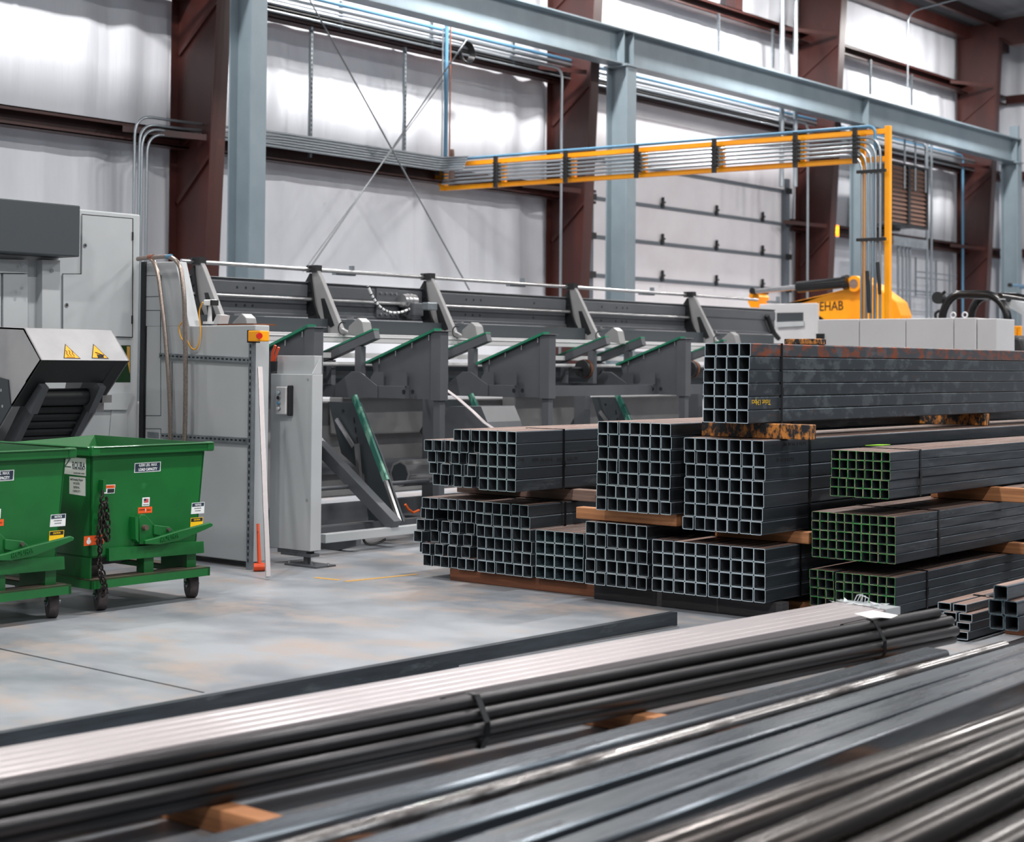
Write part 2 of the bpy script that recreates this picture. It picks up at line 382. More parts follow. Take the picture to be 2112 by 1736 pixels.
mb = MB(); mb.box(4, bx1, YC-.14, YC+.14, bz0, bz0+.022); mb.build('bottom_flange', 'grey_steel', t)
mb = MB(); mb.box(4, bx1, YC-.16, YC+.16, bz1-.022, bz1); mb.build('top_flange', 'grey_steel', t)
for x in CXS:
    for dx in (-.12, .12) if x == CXS[1] else (0,):
        for s in (-1, 1):
            mb = MB(); mb.box(x+dx-.006, x+dx+.006, YC+s*.008, YC+s*.135, bz0+.022, bz1-.022); mb.build('stiffener', 'grey_steel', t)
mb = MB(); mb.box(bx1-.02, bx1+.03, YC-.13, YC+.13, bz0-.02, bz1+.03); mb.box(bx1-.08, bx1-.02, YC-.1, YC+.1, bz1, bz1+.3); mb.build('end_stop', 'grey_steel', t)

# overhead sectional door
DX0, DX1, DZ = P(1213, 400, Y=YW-.1).x, P(1611, 440, Y=YW-.1).x, 4.93
t = thing('door_1', ((DX0+DX1)/2, YW, 0), None, None); struct(t)
mb = MB(); nz = 8; hz = DZ/nz
for k in range(nz):
    mb.box(DX0, DX1, YW-.1, YW-.04, k*hz+.004, (k+1)*hz-.004)
mb.build('panel', 'door_panel', t)
for k in range(1, nz+1):
    mb = MB(); mb.box(DX0, DX1, YW-.125, YW-.1, k*hz-.035, k*hz+.02); mb.build('rail', 'door_rib', t)
for k in range(3, nz):
    for fx in (.1, .34, .62, .88):
        xx = DX0+(DX1-DX0)*fx; mb = MB()
        mb.box(xx-.04, xx+.04, YW-.15, YW-.12, k*hz-.02, k*hz+.05); mb.box(xx-.015, xx+.015, YW-.16, YW-.12, k*hz+.05, k*hz+.16); mb.box(xx-.05, xx+.05, YW-.165, YW-.15, k*hz+.06, k*hz+.09)
        mb.build('hinge', 'near_black', t)
for xx in (DX0-.06, DX1+.06):
    mb = MB(); mb.box(xx-.05, xx+.05, YW-.22, YW-.1, 0, 5.15); mb.build('track', 'door_rib', t)
    for k in range(2, nz+1):
        mb = MB(); mb.box(xx-.09, xx+.09, YW-.25, YW-.22, k*hz-.06, k*hz+.04); mb.build('roller_bracket', 'near_black', t)
mb = MB(); mb.box(DX0-.3, DX1+.3, YW-.16, YW-.1, DZ+.02, DZ+1.05); mb.build('header', 'door_panel', t)

# ================================================================== CONDUITS, RACKS AND RODS ON THE WALL
def pipe(name, pts, r, mt, label, cat='conduit', group=None, seg=8, rb=.15):
    mb = MB(); mb.tube(bend(pts, rb), r, seg); return tag(mb.build(name, mt), label, cat, group)
XB = P(905, 370, Y=YW-.4).x                                   # yellow bridge plane
pz = [P(668, 288+5.6*k, Y=YW-.5).z for k in range(6)]
lx = [P(276, 400, Y=YW-.5).x, P(286, 400, Y=YW-.5).x, P(291, 400, Y=YW-.5).x, P(302, 400, Y=YW-.5).x]
for k in range(4):
    zt = P(320, [243, 258, 267, 276][k], Y=YW-.5).z
    pipe('conduit', [(lx[k], YW-.5, 0), (lx[k], YW-.5, zt), (RX[0]-.2, YW-.5, zt), (RX[0]+1.3, YW-.5, pz[k]), (XB-.02*k, YW-.5, pz[k]), (XB-.02*k+.1, YW-.85, pz[k])], .017, 'conduit',
         ['outermost of the four conduits bending down behind the laser cabinet', 'second conduit from the left of the four bending down behind the laser cabinet',
          'third conduit from the left of the four bending down behind the laser cabinet', 'innermost of the four conduits bending down behind the laser cabinet'][k], 'conduit', 'conduits along the middle girt', rb=.25)
for k in (4, 5):
    pipe('conduit', [(RX[0]+.3, YW-.5, pz[k]), (XB-.02*k, YW-.5, pz[k]), (XB-.02*k+.1, YW-.85, pz[k])], .017, 'conduit',
         ['fifth conduit down of those running along the middle girt to the yellow bridge', 'lowest conduit of those running along the middle girt to the yellow bridge'][k-4], 'conduit', 'conduits along the middle girt')
# perforated strut hangers between girts
def strut(px, y0, y1, lab, Y=YW-.31):
    a, b = P(px, y0, Y=Y), P(px, y1, Y=Y); mb = MB()
    mb.box(a.x-.022, a.x+.022, Y-.02, Y-.016, b.z, a.z); mb.box(a.x-.022, a.x-.018, Y-.02, Y+.02, b.z, a.z); mb.box(a.x+.018, a.x+.022, Y-.02, Y+.02, b.z, a.z)
    z = b.z+.04
    while z < a.z-.04: mb.box(a.x-.008, a.x+.008, Y-.0215, Y-.02, z, z+.03, 1); z += .06
    tag(mb.build('strut_channel', ['galvanised', 'near_black']), lab, 'strut', 'perforated wall struts')
strut(642, 55, 325, 'perforated strut hanging beside the left leg of the rod bracing')
strut(835, 97, 350, 'perforated strut hanging just right of where the brace rods cross')
strut(703, 2, 60, 'short perforated strut at the top of the wall left of the pipe rack clamp')
strut(890, 45, 102, 'short perforated strut crossing the upper pipe rack above the blue drop pipe')
strut(1058, 84, 138, 'short perforated strut crossing the upper pipe rack beside the coiled cable')
strut(1482, 28, 108, 'perforated strut above the runway beam over the overhead door')
strut(1594, 60, 140, 'perforated strut above the runway beam left of the two big conduits')
strut(1795, 123, 195, 'perforated strut above the runway beam in the third bay')
strut(1880, 153, 218, 'perforated strut above the runway beam left of the far corner column')
# upper pipe rack
for k, (py_, r, mt, lab) in enumerate([(46, .028, 'blue_pipe', 'long blue air pipe running along the upper wall rack'),
        (57, .034, 'conduit', 'thick grey conduit directly under the long blue air pipe'), (66, .015, 'conduit', 'thin conduit third down in the upper wall rack'),
        (73, .022, 'conduit', 'conduit fourth down in the upper wall rack'), (81, .010, 'near_black', 'thin black cable strung in the upper wall rack'),
        (88, .015, 'conduit', 'lowest conduit of the upper wall rack')]):
    Y = YW-.42; z = P(850, py_, Y=Y).z
    pts = [(RX[0]+.3, Y, z), (35.0, Y, z)]
    if k == 0: pts = [(RX[0]+.3, Y, z), (34.4, Y, z), (34.4, Y, .0)]
    pipe('air_pipe' if k == 0 else ('cable' if k == 4 else 'conduit'), pts, r, mt, lab, 'pipe' if k == 0 else ('cable' if k == 4 else 'conduit'), None if k in (0, 4) else 'upper rack conduits')
# blue drop pipe and companions at the yellow bridge
p = P(920, 200, Y=YW-.5)
pipe('drop_pipe', [(p.x, YW-.5, 4.35), (p.x, YW-.5, 6.5)], .03, 'blue_pipe', 'vertical blue drop pipe above the wall end of the yellow bridge', 'pipe')
p = P(928, 200, Y=YW-.5)
pipe('drop_pipe', [(p.x, YW-.5, 4.4), (p.x, YW-.5, 6.45)], .012, 'copper_pipe', 'thin brown drop pipe just right of the blue drop pipe', 'pipe')
p = P(912, 250, Y=YW-.5)
pipe('drop_pipe', [(p.x, YW-.5, 4.4), (p.x, YW-.5, 6.3)], .012, 'conduit', 'thin grey drop pipe just left of the blue drop pipe', 'pipe')
# brace rods
def rod(a, b, lab, Y1=YW-.7, Y2=YW-.7, r=.011):
    a, b = P(*a, Y=Y1), P(*b, Y=Y2); mb = MB(); mb.tube([a, b], r, 8); tag(mb.build('brace_rod', 'wire'), lab, 'rod', 'diagonal brace rods')
rod((628, -20), (968, 598), 'brace rod running from upper left down to the machine, crossing the others')
rod((965, 78), (640, 552), 'brace rod running from upper right down to the left of the machine')
rod((915, 165), (625, 560), 'second thinner rod parallel to the right-leaning brace rod', r=.007)
# coiled cable
p = P(965, 108, Y=YW-.5); mb = MB()
for k in range(4):
    mb.tube(arc(p+Vector((0, .02*k, 0)), (1, 0, 0), (0, 0, 1), .15-.012*k, 0, 360, 24), .014, 6)
tag(mb.build('coiled_cable', 'black_gloss'), 'black cable coil hanging on the upper pipe rack', 'cable')
# conduits beside red column two
p = P(1158, 300, Y=YW-.95)
pipe('conduit', [(p.x-1.2, YW-.95, P(1140, 138, Y=YW-.95).z), (p.x, YW-.95, P(1140, 138, Y=YW-.95).z), (p.x, YW-.95, 0)], .02, 'conduit', 'single conduit bending down in front of the red column left of the door')
# big conduits between bay 3 and column 3
for k, (px, lab) in enumerate(((1613, 'left of the two thick vertical conduits at the right door jamb'), (1641, 'right of the two thick vertical conduits at the right door jamb'))):
    p = P(px, 60, Y=YW-.95); q = P(px, 385, Y=YW-.95)
    pipe('conduit', [(p.x+(.5 if k else 0), YW-.95, 8.9), (p.x+(.5 if k else 0), YW-.95, 8.5), (p.x, YW-.95, 8.3), (p.x, YW-.95, q.z)], .045, 'conduit', lab, 'conduit', 'thick door jamb conduits')
p = P(1666, 400, Y=YW-.95)
pipe('conduit', [(p.x-.8, YW-.95, P(1650, 252, Y=YW-.95).z), (p.x, YW-.95, P(1650, 252, Y=YW-.95).z), (p.x, YW-.95, 0)], .022, 'conduit', 'single conduit bending down in front of the red column right of the door')
p = P(1872, 60, Y=YW-.5)
pipe('conduit', [(p.x, YW-.5, P(1872, 200, Y=YW-.5).z), (p.x, YW-.5, 9.0), (p.x+.4, YW-2.5, 9.35), (p.x+1.2, YW-5.5, 9.55)], .018, 'conduit', 'thin conduit climbing the wall above the beam and along the roof', rb=.25)
for k, (px, y0) in enumerate(((1912, 285), (1921, 290))):
    p = P(px, y0, Y=YW-.6)
    pipe('conduit', [(p.x, YW-.6, 0), (p.x, YW-.6, p.z)], .03, 'conduit', ['left', 'right'][k]+' one of the twin conduits just right of the louvred heater', 'conduit', 'conduits by the heater')
for k, px in enumerate((1853, 1862, 1870, 1877)):
    p = P(px, 500, Y=YW-.9)
    pipe('conduit', [(p.x, YW-.9, 0), (p.x, YW-.9, p.z)], .028, 'conduit', ['first', 'second', 'third', 'fourth'][k]+' from the left of four conduits rising to the box under the heater', 'conduit', 'conduits under the heater')
for k, px in enumerate((1866, 1874, 1882)):
    z = 6.3-.06*k; p = P(px, 300, Y=YW-1.0)
    pipe('conduit', [(p.x-3.0+k*.3, YW-1.0, z), (p.x+.3*k, YW-1.0, z), (p.x+.3*k, YW-1.0, 5.2)], .02, 'conduit', ['outer', 'middle', 'inner'][k]+' one of three conduits arching down beside the yellow mast top', 'conduit', 'arched conduits by the mast')
mb = MB(); a, b = P(1843, 486, Y=YW-1.0), P(1912, 514, Y=YW-1.0); mb.box(a.x, b.x, YW-1.0, YW-.75, b.z, a.z)
tag(mb.build('wireway_box', 'galvanised'), 'grey steel wireway box mounted under the louvred heater', 'box')
# small rod-framed wall rack right of the mast
mb = MB(); a, b = P(1890, 560, Y=YW-.5), P(1972, 608, Y=YW-.5)
for z in (a.z, a.z-.12, b.z, b.z-.06): mb.box(a.x, b.x, YW-.52, YW-.49, z-.012, z+.012)
for x in (a.x, (a.x+b.x)/2, b.x-.3): mb.box(x-.015, x+.015, YW-.5, YW-.47, b.z-.1, a.z+.3)
tag(mb.build('wall_rack', 'galvanised'), 'grey strut rack on the wall behind the roll cage', 'rack')

# unit heater
a = P(1835, 335, Y=YW-1.0); b = P(1912, 470, Y=YW-1.0); x0, x1, z0, z1 = a.x, b.x, b.z, a.z
t = thing('unit_heater', ((x0+x1)/2, YW-.8, z0), 'large louvred unit heater hanging on the wall right of the yellow mast', 'heater')
mb = MB(); mb.box(x0, x1, YW-.95, YW-.35, z0, z1); mb.build('casing', 'galvanised', t, bevel=.01)
mb = MB(); mb.box(x0-.03, x1+.03, YW-1.02, YW-.92, z0-.04, z0); mb.box(x0-.03, x1+.03, YW-1.02, YW-.92, z1, z1+.04)
mb.box(x0-.05, x0+.06, YW-1.02, YW-.92, z0, z1); mb.box((x0+x1)/2-.05, (x0+x1)/2+.05, YW-1.02, YW-.92, z0, z1); mb.box(x1-.05, x1+.03, YW-1.02, YW-.92, z0, z1); mb.build('frame', 'near_black', t)
for s in (0, 1):
    mb = MB(); xa = x0+.06 if s == 0 else (x0+x1)/2+.05; xb = (x0+x1)/2-.05 if s == 0 else x1-.05
    for k in range(13):
        z = z0+.03+(z1-z0-.04)*k/13; mb.prism([(xa, YW-1.0, z), (xa, YW-.96, z+.07), (xa, YW-.95, z+.065), (xa, YW-.99, z-.005)], (xb-xa, 0, 0))
    mb.build('louvre', 'louver', t)
mb = MB(); mb.bar(((x0+x1)/2, YW-.7, z0-.06), ((x0+x1)/2, YW-.1, z0-.06), .5, .06); mb.build('bracket', 'near_black', t)

# exit sign
p = P(1721, 475, Y=YW-.3); t = thing('exit_sign', (p.x, YW-.3, p.z-.12), 'small glowing orange exit sign between the red column and the grey column', 'sign')
mb = MB(); mb.box(p.x-.2, p.x+.2, YW-.3, YW-.12, p.z-.13, p.z+.13); mb.build('housing', 'machine_light', t, bevel=.01)
mb = MB(); mb.box(p.x-.17, p.x+.17, YW-.306, YW-.3, p.z-.105, p.z+.105); mb.build('face', 'exit_glow', t)
text('lettering', 'EXIT', .16, (p.x, YW-.307, p.z), (1, 0, 0), (0, 0, 1), 'exit_text', t, width=.28)

# ================================================================== YELLOW CONDUIT BRIDGE
A_ = P(915, 341, Y=YW-.22); zt = A_.z; B_ = P(1832, 270, Z=zt); zb = P(915, 389, Y=YW-.22).z
A_ = Vector((A_.x, A_.y, 0)); B_ = Vector((B_.x, B_.y, 0)); bd = (A_-B_); BL = bd.length; bd.normalize(); bn = Vector((bd.y, -bd.x, 0)); bn = bn if bn.x < 0 else -bn
def Q(u, v, z): q = B_+bd*u+bn*v; return Vector((q.x, q.y, z))      # u from the mast to the wall, v towards the camera side
def qbox(mb, u0, u1, v0, v1, z0, z1, mi=0): return mb.prism([Q(u0, v0, z0), Q(u1, v0, z0), Q(u1, v1, z0), Q(u0, v1, z0)], (0, 0, z1-z0), mi)
def ub(px, py):    # distance along the bridge seen at a pixel
    d_ = ray(px, py); n_ = Vector((bn.x, bn.y, 0)); t_ = (B_-CAM).dot(n_)/d_.dot(n_); return (CAM+d_*t_-B_).dot(bd)
t = thing('conduit_bridge', (B_.x, B_.y, 0), 'yellow steel frame carrying conduits from the wall to the machine, with a tall mast', 'conduit bridge')
for z, n in ((zt, 'top_chord'), (zb, 'bottom_chord')):
    qbox(MB(), 0, BL, -.035, .035, z-.03, z+.03).build(n, 'yellow', t)
for px in (1040, 1184, 1330, 1490, 1657, 1780):
    u = ub(px, 330)
    qbox(MB(), u-.03, u+.03, -.03, .03, zb+.03, zt-.03).build('upright', 'yellow', t)
    mb = MB(); qbox(mb, u+.02, u+.065, .12, .17, zb-.05, zt+.05)
    for k in range(6): qbox(mb, u+.015, u+.07, .05, .18, zb+.03+k*.05, zb+.045+k*.05)
    mb.build('clamp_channel', 'near_black', t)
qbox(MB(), -.034, .034, -.034, .034, 0, zt+.06).build('mast', 'yellow', t, bevel=.006)
u1 = ub(1780, 500)
qbox(MB(), u1-.025, u1+.025, -.025, .025, 0, zb-.03).build('mast_stay', 'yellow', t)
mb = MB(); qbox(mb, BL-.05, BL+.03, -.05, .05, zb-.03, zt+.02); mb.prism([Q(BL+.03, .04, zb+.02), Q(BL+.19, .04, zb+.16), Q(BL+.19, .04, zb+.26), Q(BL+.03, .04, zb+.12)], bn*-.08); mb.build('wall_bracket', 'yellow', t)
cz = [zb+.06+k*.05 for k in range(5)]
for k in range(5):
    uv = u1-.0-.045-.058*k+.02
    MB().tube(bend([Q(BL-.05, .1, cz[k]), Q(uv, .1, cz[k]), Q(uv, .1, .1)], .22), .0165, 8).build('conduit', 'conduit', t)
MB().tube(bend([Q(BL-.3, .08, zt+.06), Q(.13, .08, zt+.06), Q(.13, .08, .1)], .1), .02, 8).build('air_pipe', 'blue_pipe', t)
for py_ in (355, 495):
    z = P(1810, py_, X=B_.x).z; qbox(MB(), -.02, u1+.03, .1, .14, z-.018, z+.018).build('clamp_channel', 'near_black', t)
u = ub(941, 340); zz = zt+.2; MB().tube([Q(u, .1, zz-.42), Q(u, .1, zz-.12), Q(u, .1, zz)], .05, 10, rb=.028).build('horn', 'wood_grey', t)
for k, (u, L) in enumerate(((.2, .5), (.07, .38))):
    z = P(1800, 560, X=B_.x).z+.1*k; MB().tube([Q(u, .15, z), Q(u-.03, .15, z-L)], .022, 8).build('regulator', 'near_black', t)

# ================================================================== TUBE BUNDLES
S = .0875
def tube_mesh(name, w, h, L, th, mats, r=None, slope=0):
    """hollow rectangular tube along +X, origin at low near-left corner of the end face; slots: side, cut edge, inside, top"""
    r = r or min(w, h)*.1; q = []; qi = []
    def ring(w0, h0, w1, h1, rr):
        o = []
        for (cx_, cz_, a0) in ((w1-rr, h1-rr, 0), (w0+rr, h1-rr, 90), (w0+rr, h0+rr, 180), (w1-rr, h0+rr, 270)):
            for k in range(4):
                a = R(a0+30*k); o.append((cx_+rr*math.cos(a), cz_+rr*math.sin(a)))
        return o
    q = ring(0, 0, w, h, r); qi = ring(th, th, w-th, h-th, max(.001, r-th*.7)); n = len(q)
    vs = [(0, y, z) for y, z in q]+[(L, y, z) for y, z in q]+[(0, y, z) for y, z in qi]+[(L, y, z) for y, z in qi]
    me = bpy.data.meshes.new(name); fs = []; mi = []; sm = []
    for i in range(n):
        j = (i+1) % n
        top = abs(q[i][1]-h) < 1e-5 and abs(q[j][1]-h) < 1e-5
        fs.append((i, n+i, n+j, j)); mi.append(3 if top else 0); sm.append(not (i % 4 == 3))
        fs.append((i, j, 2*n+j, 2*n+i)); mi.append(1); sm.append(False)
        fs.append((2*n+i, 2*n+j, 3*n+j, 3*n+i)); mi.append(2); sm.append(False)
        fs.append((n+j, n+i, 3*n+i, 3*n+j)); mi.append(1); sm.append(False)
    me.from_pydata(vs, [], fs)
    for m_ in mats: me.materials.append(MATS[m_])
    me.polygons.foreach_set('material_index', mi); me.polygons.foreach_set('use_smooth', sm); me.validate(); me.update(); return me
g_ = .0008
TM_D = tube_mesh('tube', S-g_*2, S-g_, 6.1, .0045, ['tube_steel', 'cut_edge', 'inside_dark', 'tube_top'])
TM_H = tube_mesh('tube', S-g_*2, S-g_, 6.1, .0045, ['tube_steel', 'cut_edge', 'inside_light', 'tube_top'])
TM_E = tube_mesh('tube', S-g_*2, S-g_, 6.3, .0045, ['tube_rust', 'cut_edge', 'inside_dark', 'tube_steel'])
SG = .0600
TM_E2 = tube_mesh('tube', S-g_*2, S-g_, 6.3, .0045, ['tube_rust_heavy', 'cut_edge', 'inside_dark', 'tube_steel'])
TM_G = tube_mesh('tube', SG-g_, SG-g_, 6.1, .003, ['tube_steel', 'cut_green', 'inside_dark', 'tube_top'])
def inst(me, parent, loc, rz=0, name='tube'):
    o = bpy.data.objects.new(name, me); C.objects.link(o); o.parent = parent; o.location = loc; o.rotation_euler = (0, 0, rz); return o
def strap_ring(parent, x, y0, y1, z0, z1, w=.022, t=.003, mt='strap'):
    mb = MB(); e = .001
    mb.box(x, x+w, y0-t-e, y0-e, z0-t-e, z1+t+e); mb.box(x, x+w, y1+e, y1+t+e, z0-t-e, z1+t+e)
    mb.box(x, x+w, y0-e, y1+e, z1+e, z1+t+e); mb.box(x, x+w, y0-e, y1+e, z0-t-e, z0-e)
    mb.box(x-.004, x+w+.004, y0-t-e-.003, y0-t-e, z0+(z1-z0)*.35, z0+(z1-z0)*.35+.05)
    return mb.build('strap', mt, parent)
def bundle(X, Y, Z, cols, rows, me, label, s=S, jit=.012, sx=(.5,), grp='steel tube bundles', skip=(), shifts={}):
    """Y is the near (right hand) side; columns grow towards +Y"""
    t = thing('steel_tube_bundle', (X, Y+cols*s/2, Z), label, 'tube bundle', grp); t['_n'] = 0
    del t['_n']
    for r in range(rows):
        rx = random.uniform(-jit, jit)
        dy = shifts.get(r, 0)
        for c in range(cols):
            if (c, r) in skip: continue
            inst(me, t, (rx*.3+random.uniform(-jit, jit), c*s+dy-cols*s/2, r*s))
    for x in sx: strap_ring(t, X+x, Y+min([0]+list(shifts.values())), Y+cols*s+max([0]+list(shifts.values())), Z, Z+rows*s)
    return t
bC = bundle(9.25, 6.20, .645, 7, 7, TM_D, 'tall dark square tube bundle on pale lumber, left of the widest tall bundle', sx=(1.6,), shifts={1: .01, 4: 0, 5: -.004, 6: -.004})
bD = bundle(9.30, 5.51, .555, 7, 7, TM_D, 'tall dark square tube bundle right below the rust-streaked top bundle', sx=(.58,), shifts={0: .012, 1: .008})
bE = bundle(9.30, 5.63, 1.272, 4, 6, TM_E, 'highest bundle of the pile, rust streaked sides with yellow chalk writing', sx=(.39, 5.6), jit=.004, shifts={5: -.012, 4: -.006, 3: -.003})
bI = bundle(9.30, 6.42, .118, 6, 5, TM_D, 'dark square tube bundle six wide, at floor level under the left tall bundle', sx=(.9,))
bJ = bundle(9.30, 5.50, .12, 5, 4, TM_D, 'right-hand bundle of the two side by side at the front foot of the pile', sx=(.44,), jit=.004)
bK = bundle(9.30, 5.945, .12, 5, 4, TM_D, 'left-hand bundle of the two side by side at the front foot of the pile', sx=(.44,), jit=.004)
bH = bundle(9.42, 7.05, .1, 5, 4, TM_H, 'floor level bundle of tubes with pale shiny insides, five wide', sx=(.8,), jit=.004)
bG = bundle(9.42, 7.53, .095, 6, 6, TM_D, 'bundle of thirty-six tubes just left of the shiny insided tubes', sx=(.38,), shifts={4: .02, 5: .025, 0: -.01})
bB = bundle(9.24, 7.53, .725, 4, 5, TM_D, 'neat bundle of twenty tubes with upside-down black stencil on its side', sx=(.55,), jit=.003)
bA = bundle(9.45, 8.03, .714, 6, 4, TM_D, 'upper bundle at the far left of the pile, stepped with three tubes on top', sx=(.9,), shifts={1: .01, 2: .02, 3: .03}, jit=.05)
for c in range(3): inst(TM_D, bA, (random.uniform(-.03, .03), (.1, 1.15, 2.1)[c]*S-6*S/2, 4*S))
bF = thing('steel_tube_bundle', (9.45, 8.35, .095), 'ragged bundle of spaced-out tubes low at the far left of the pile', 'tube bundle', 'steel tube bundles')
for r in range(6):
    if r in (0, 5):
        for c in range(6): inst(TM_D, bF, (random.uniform(-.03, .03), -.25+(c+(0.0 if r else .05))*S*.98-(0 if r == 5 else .02), r*S))
    else:
        for yy in (-.2, -.1+.004*r, .05-.012*r if r > 1 else .06, .17, .265): inst(TM_D, bF, (random.uniform(-.03, .08), yy, r*S))
strap_ring(bF, 10.6, 8.09, 8.71, .095, .095+6*S)
XG_ = 9.7
gA = bundle(XG_, 4.824, .804, 7, 5, TM_G, 'upper of the three green-edged tube bundles, with a lime tag on top', s=SG, sx=(.42, 3.2), grp='green-edged tube bundles', shifts={0: .01, 1: .01}, jit=.004)
gB = bundle(XG_, 4.788, .395, 10, 5, TM_G, 'middle and widest of the stacked green-edged tube bundles', s=SG, sx=(.62,), grp='green-edged tube bundles', jit=.004)
gD = bundle(XG_, 4.79, .07, 7, 4, TM_G, 'lowest green-edged tube bundle, seven wide, behind the wrapped aluminium tubes', s=SG, sx=(.45,), grp='green-edged tube bundles', jit=.004)
gC = bundle(XG_, 5.222, .075, 3, 4, TM_G, 'narrow three-wide green-edged bundle at the left of the lowest green one', s=SG, sx=(2.0,), grp='green-edged tube bundles', jit=.01)
for o in list(bE.children):
    if o.name.startswith('tube') and o.location.z > 4.9*S: o.data = TM_E2
# writing on the tubes
def side_text(parent, s, px, py, Y, size, mt, width, flip=True, shear=0, name='writing'):
    p = P(px, py, Y=Y); r = (-1, 0, 0) if flip else (1, 0, 0); u = (0, 0, -1) if flip else (0, 0, 1)
    return text(name, s, size, (p.x, Y-.001, p.z), r, u, mt, parent, width=width, shear=shear, ext=.0004)
side_text(bE, 'Ticket 134pcs', 1570, 829, 5.628, .05, 'chalk', .24, shear=.2)
side_text(bB, 'B/C', 1075, 947, 7.529, .034, 'ink', .07)
side_text(bB, 'A500', 1105, 946, 7.529, .034, 'ink', .08)
side_text(bB, '3/25/25', 1128, 946, 7.529, .034, 'ink', .14)
side_text(bB, 'ALTEX TUBE', 1171, 945, 7.529, .034, 'ink', .26)
side_text(bD, '20 3116 3 0271', 1640, 915, 5.509, .03, 'ink', .3, flip=False)
side_text(bD, '3116 3 0271', 1620, 948, 5.509, .03, 'ink', .22, flip=False)
p = P(1812, 918, Z=1.106); mb = MB(); mb.prism([(p.x-.12, p.y+.04, 1.1055), (p.x+.06, p.y+.03, 1.1055), (p.x+.12, p.y-.03, 1.1055), (p.x-.02, p.y-.04, 1.1055)], (0, 0, .004))
mb.build('tag', 'lime', gA)['label'] = 'lime green paper tag'
for b_, x_, y_, z_ in ((bJ, 9.75, 5.8, .47), (bI, 10.2, 6.6, .556), (bH, 10.2, 7.2, .45)):
    mb = MB()
    for k in range(3): mb.box(x_+.03*k, x_+.03*k+.02, y_-.012, y_+.012, z_+.004, z_+.012)
    mb.build('strap_seal', 'silver', b_)

# ---- lumber between the bundles
def lumber(x0, x1, y0, y1, z0, z1, mt, label, grp='lumber spacers', rz=0):
    mb = MB(); e = .003; mb.box(x0, x1, y0, y1, z0+e*.3, z1-e*.3)
    return tag(mb.build('lumber_block', mt, bevel=.006), label, 'lumber', grp)
lumber(9.47, 9.56, 6.98, 8.36, 0, .093, 'wood_red', 'rusty red lumber runner on the floor under the left end of the pile')
lumber(9.42, 9.52, 5.45, 6.96, 0, .115, 'wood_dark', 'dark runner on the floor under the front foot of the pile')
lumber(9.86, 9.95, 4.85, 5.66, 0, .068, 'wood', 'orange lumber end on the floor between the dark pile and the green-edged tubes')
lumber(9.93, 10.02, 7.33, 8.7, .624, .712, 'wood_grey', 'grey weathered lumber spacer poking out under the stencilled bundle')
lumber(9.35, 9.44, 6.22, 7.07, .56, .643, 'wood', 'pale grained lumber spacer under the left tall bundle')
lumber(9.72, 9.81, 5.42, 6.15, .472, .553, 'wood', 'knotty lumber spacer under the right tall bundle')
lumber(9.5, 9.6, 5.30, 6.12, 1.17, 1.27, 'wood_stained', 'black and orange stained lumber under the front end of the highest bundle')
lumber(13.0, 13.1, 5.62, 6.28, 1.17, 1.27, 'wood_stained', 'black and orange stained lumber further back under the highest bundle')
lumber(10.22, 10.32, 5.62, 5.90, 1.800, 1.842, 'wood_stained', 'short weathered board lying on top of the highest bundle')
lumber(11.3, 11.4, 4.3, 5.3, .698, .80, 'wood', 'lumber spacer under the upper green-edged bundle')
lumber(11.5, 11.6, 4.3, 5.4, .312, .393, 'wood', 'lumber spacer under the middle green-edged bundle')

# ---- small rectangular bundle and the five big squares
t = thing('rectangular_tube_bundle', (9.45, 4.22, 0), 'small strapped stack of rectangular tubes behind the ends of the round pipes', 'tube bundle')
TR_ = tube_mesh('tube', .085, .048, 4.2, .004, ['tube_steel', 'cut_edge', 'inside_dark', 'tube_top'])
for k in range(4):
    inst(TR_, t, (.03*k, .02 if k == 3 else -.03, .012+k*.05))
    inst(TR_, t, (.03*k, .12 if k == 3 else .07, .012+k*.05))
mb = MB(); mb.box(9.95, 9.972, 4.18, 4.38, .213, .217); mb.box(9.95, 9.972, 4.18, 4.184, .01, .215); mb.build('strap', 'strap', t)
mb = MB()
for k in range(4): mb.box(9.92+.025*k, 9.938+.025*k, 4.26, 4.28, .215, .228)
mb.build('strap_seal', 'silver', t)
t5 = tube_mesh('square_tube', .088, .088, 3.5, .006, ['tube_steel', 'inside_light', 'inside_dark', 'tube_top'], r=.012)
lumber(9.9, 9.99, 3.6, 4.15, 0, .1, 'wood_red', 'lumber block under the pyramid of five large square tubes')
o = [P(2038, 1299, X=9.4), P(2075, 1299, X=9.4), P(2041, 1270, X=9.4), P(2075, 1270, X=9.4), P(2061, 1238, X=9.4)]
z0 = .102
pos = [(-0.0, z0), (-.092, z0), (-.002, z0+.09), (-.094, z0+.09), (-.046, z0+.18)]
lb = ['bottom left', 'bottom right', 'middle left', 'middle right', 'single top']
for k, (dy, z) in enumerate(pos):
    ob = bpy.data.objects.new('square_tube', t5); C.objects.link(ob); ob.location = (9.4+(.02 if k < 2 else (0 if k < 4 else -.03)), o[0].y-.088+dy, z)
    tag(ob, lb[k]+' tube of the five large square tubes piled at the right edge', 'tube', 'pyramid of large square tubes')

